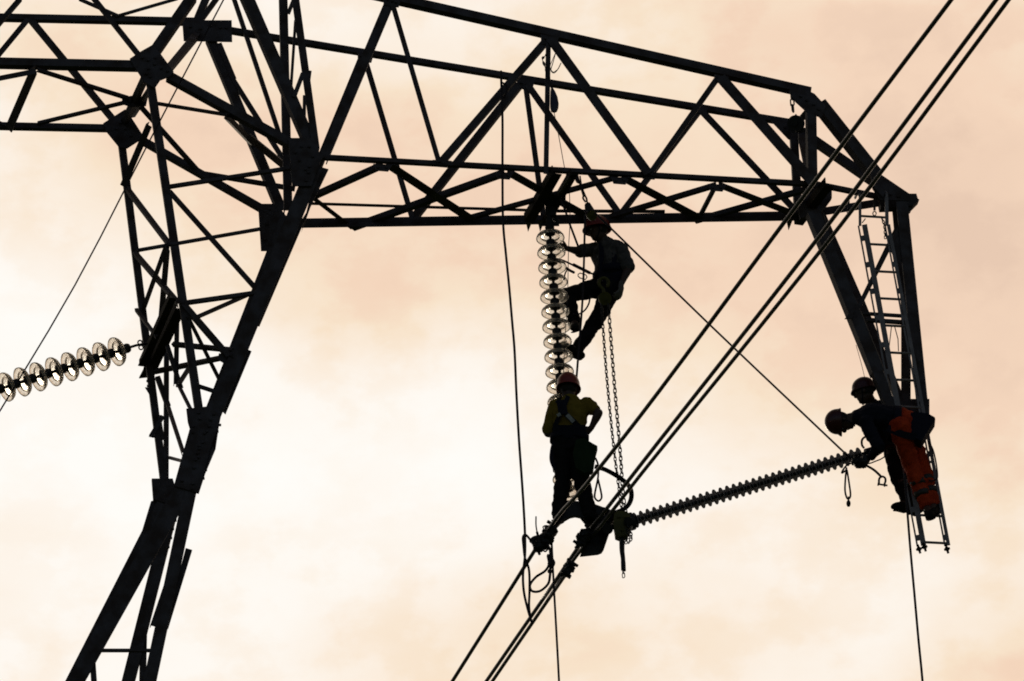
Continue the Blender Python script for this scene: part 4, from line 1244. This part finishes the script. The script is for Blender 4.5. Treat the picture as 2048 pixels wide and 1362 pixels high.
rope('straight rope dropping out of the frame below the left clamp', R_([(1103, 1078), (1107, 1160), (1112, 1250), (1118, 1362), (1124, 1500)], Y_YOKE - .12), 2.2, sub=4)
rope('straight rope dropping from the ladder to the bottom right', R_([(1809, 948), (1813, 1000), (1820, 1090), (1829, 1190), (1837, 1280), (1845, 1362), (1856, 1500)], y3 - .12), 2.4, sub=4)
rope('thin steel line slanting from the top past the left insulator string', [pt(452, -10, YP(BN.p.y - 1.2)), pt(300, 280, YP(BN.p.y - 1.0)), pt(150, 570, YP(BN.p.y - .9)), pt(-10, 838, YP(BN.p.y - .8))], 1.7, 'rope', 'line', sub=3, seg=6)
rope('hair-thin line beside the hanging frame above the hidden colleague', R_([(1712, 690), (1722, 725), (1731, 762)], YT - .3), .6, 'rope', sub=3, seg=5)
# pouch on the near post
yb = pt(1097, 200, PN).y - 0.10
b = bmesh.new()
c0_, c1_ = pt(1104, 176, YP(yb)), pt(1108, 221, YP(yb))
rr = []
for t, w in ((0, .012), (.15, .026), (.4, .040), (.7, .047), (.9, .044), (1.0, .036)):
    rr.append((c0_.lerp(c1_, t) + RGT * .012 * math.sin(t * 3), RGT * w * 0.95, FWD * w * .8))
loft(b, rr, 16)
pouch = link('pouch', b, 'bag', None, smooth=True, origin=c0_)
tag(pouch, 'blue-black teardrop rope pouch hanging under the arm\'s top chord', 'pouch')
b = bmesh.new()
tube(b, [pt(x, y, YP(yb)) for x, y in ((1104, 176), (1100, 162), (1096, 150), (1092, 140), (1088, 128), (1085, 118), (1090, 112), (1094, 108), (1098, 96))], .012, 7, rfun=lambda t: .8 + .5 * math.sin(t * 40))
tube(b, [pt(x, y, YP(yb)) for x, y in ((1107, 96), (1111, 104), (1106, 125), (1102, 140), (1108, 146), (1116, 138), (1122, 126))], .005, 6)
tube(b, [pt(x, y, YP(yb)) for x, y in ((1110, 108), (1104, 122), (1100, 134), (1106, 144), (1114, 140))], .004, 6)
s_ = link('cord', b, 'rope', None, smooth=True, origin=c0_); put_under(s_, pouch)
# slings at the ladder men's hands
ys = y3 - .12
sl_ = rope('dark rope sling with a weighted end dangling left of the ladder', R_([(1704, 926), (1694, 930), (1686, 940), (1684, 946), (1692, 940), (1693, 936), (1691, 955), (1690, 980), (1693, 994), (1697, 998), (1701, 990), (1698, 965), (1694, 940)], ys), 1.9, name='rope_sling', cat='rope sling')
b = bmesh.new(); c = pt(1697, 1007, YP(ys))
ellip(b, c, RGT * .022, FWD * .022, UPV * .036, 12, 8); cyl(b, c, c + UPV * .07, .010, .008, 8)
o = link('weight', b, 'iron', None, smooth=True, origin=c); put_under(o, sl_)
shk = rope('bow shackle hanging on a short strap below the ladder men', R_([(1733, 931), (1748, 940), (1760, 951), (1763, 955)], ys), 2.6, 'rope', 'shackle', 'shackle')
b = bmesh.new()
tube(b, [pt(x, y, YP(ys)) for x, y in ((1758, 966), (1758, 960), (1760, 955), (1765, 953), (1770, 956), (1771, 962), (1769, 968))], .011, 8)
cyl(b, pt(1755, 968, YP(ys)), pt(1775, 971, YP(ys)), .010, .010, 8); cyl(b, pt(1755, 968, YP(ys)), pt(1758, 968.5, YP(ys)), .018, .018, 8); cyl(b, pt(1768, 970, YP(ys)), pt(1771, 970.5, YP(ys)), .018, .018, 8)
o = link('bow', b, 'iron', None, smooth=True, origin=pt(1765, 960, YP(ys))); put_under(o, shk)
b = bmesh.new()
lp = [(1728, 896), (1724, 890), (1724, 880), (1730, 874), (1738, 874)]
rope('stiff cable loop standing up by the bent man\'s hands', R_(lp, ys), 2.3, 'rubber', 'cable', 'cable_loop')
grip('end_clamp', [(1706, 922), (1720, 924), (1736, 922)], .055, 0, '', comp, ys)
rope('thin rope slack between clamp and the ladder men', R_([(1732, 928), (1742, 926), (1752, 922), (1762, 918), (1774, 910)], ys + .03), 1.4)
rope('rope loop hanging down the right ladder rail', R_([(1858, 884), (1866, 900), (1872, 925), (1875, 950), (1873, 958), (1864, 962), (1858, 960)], yl - .08), 1.6)
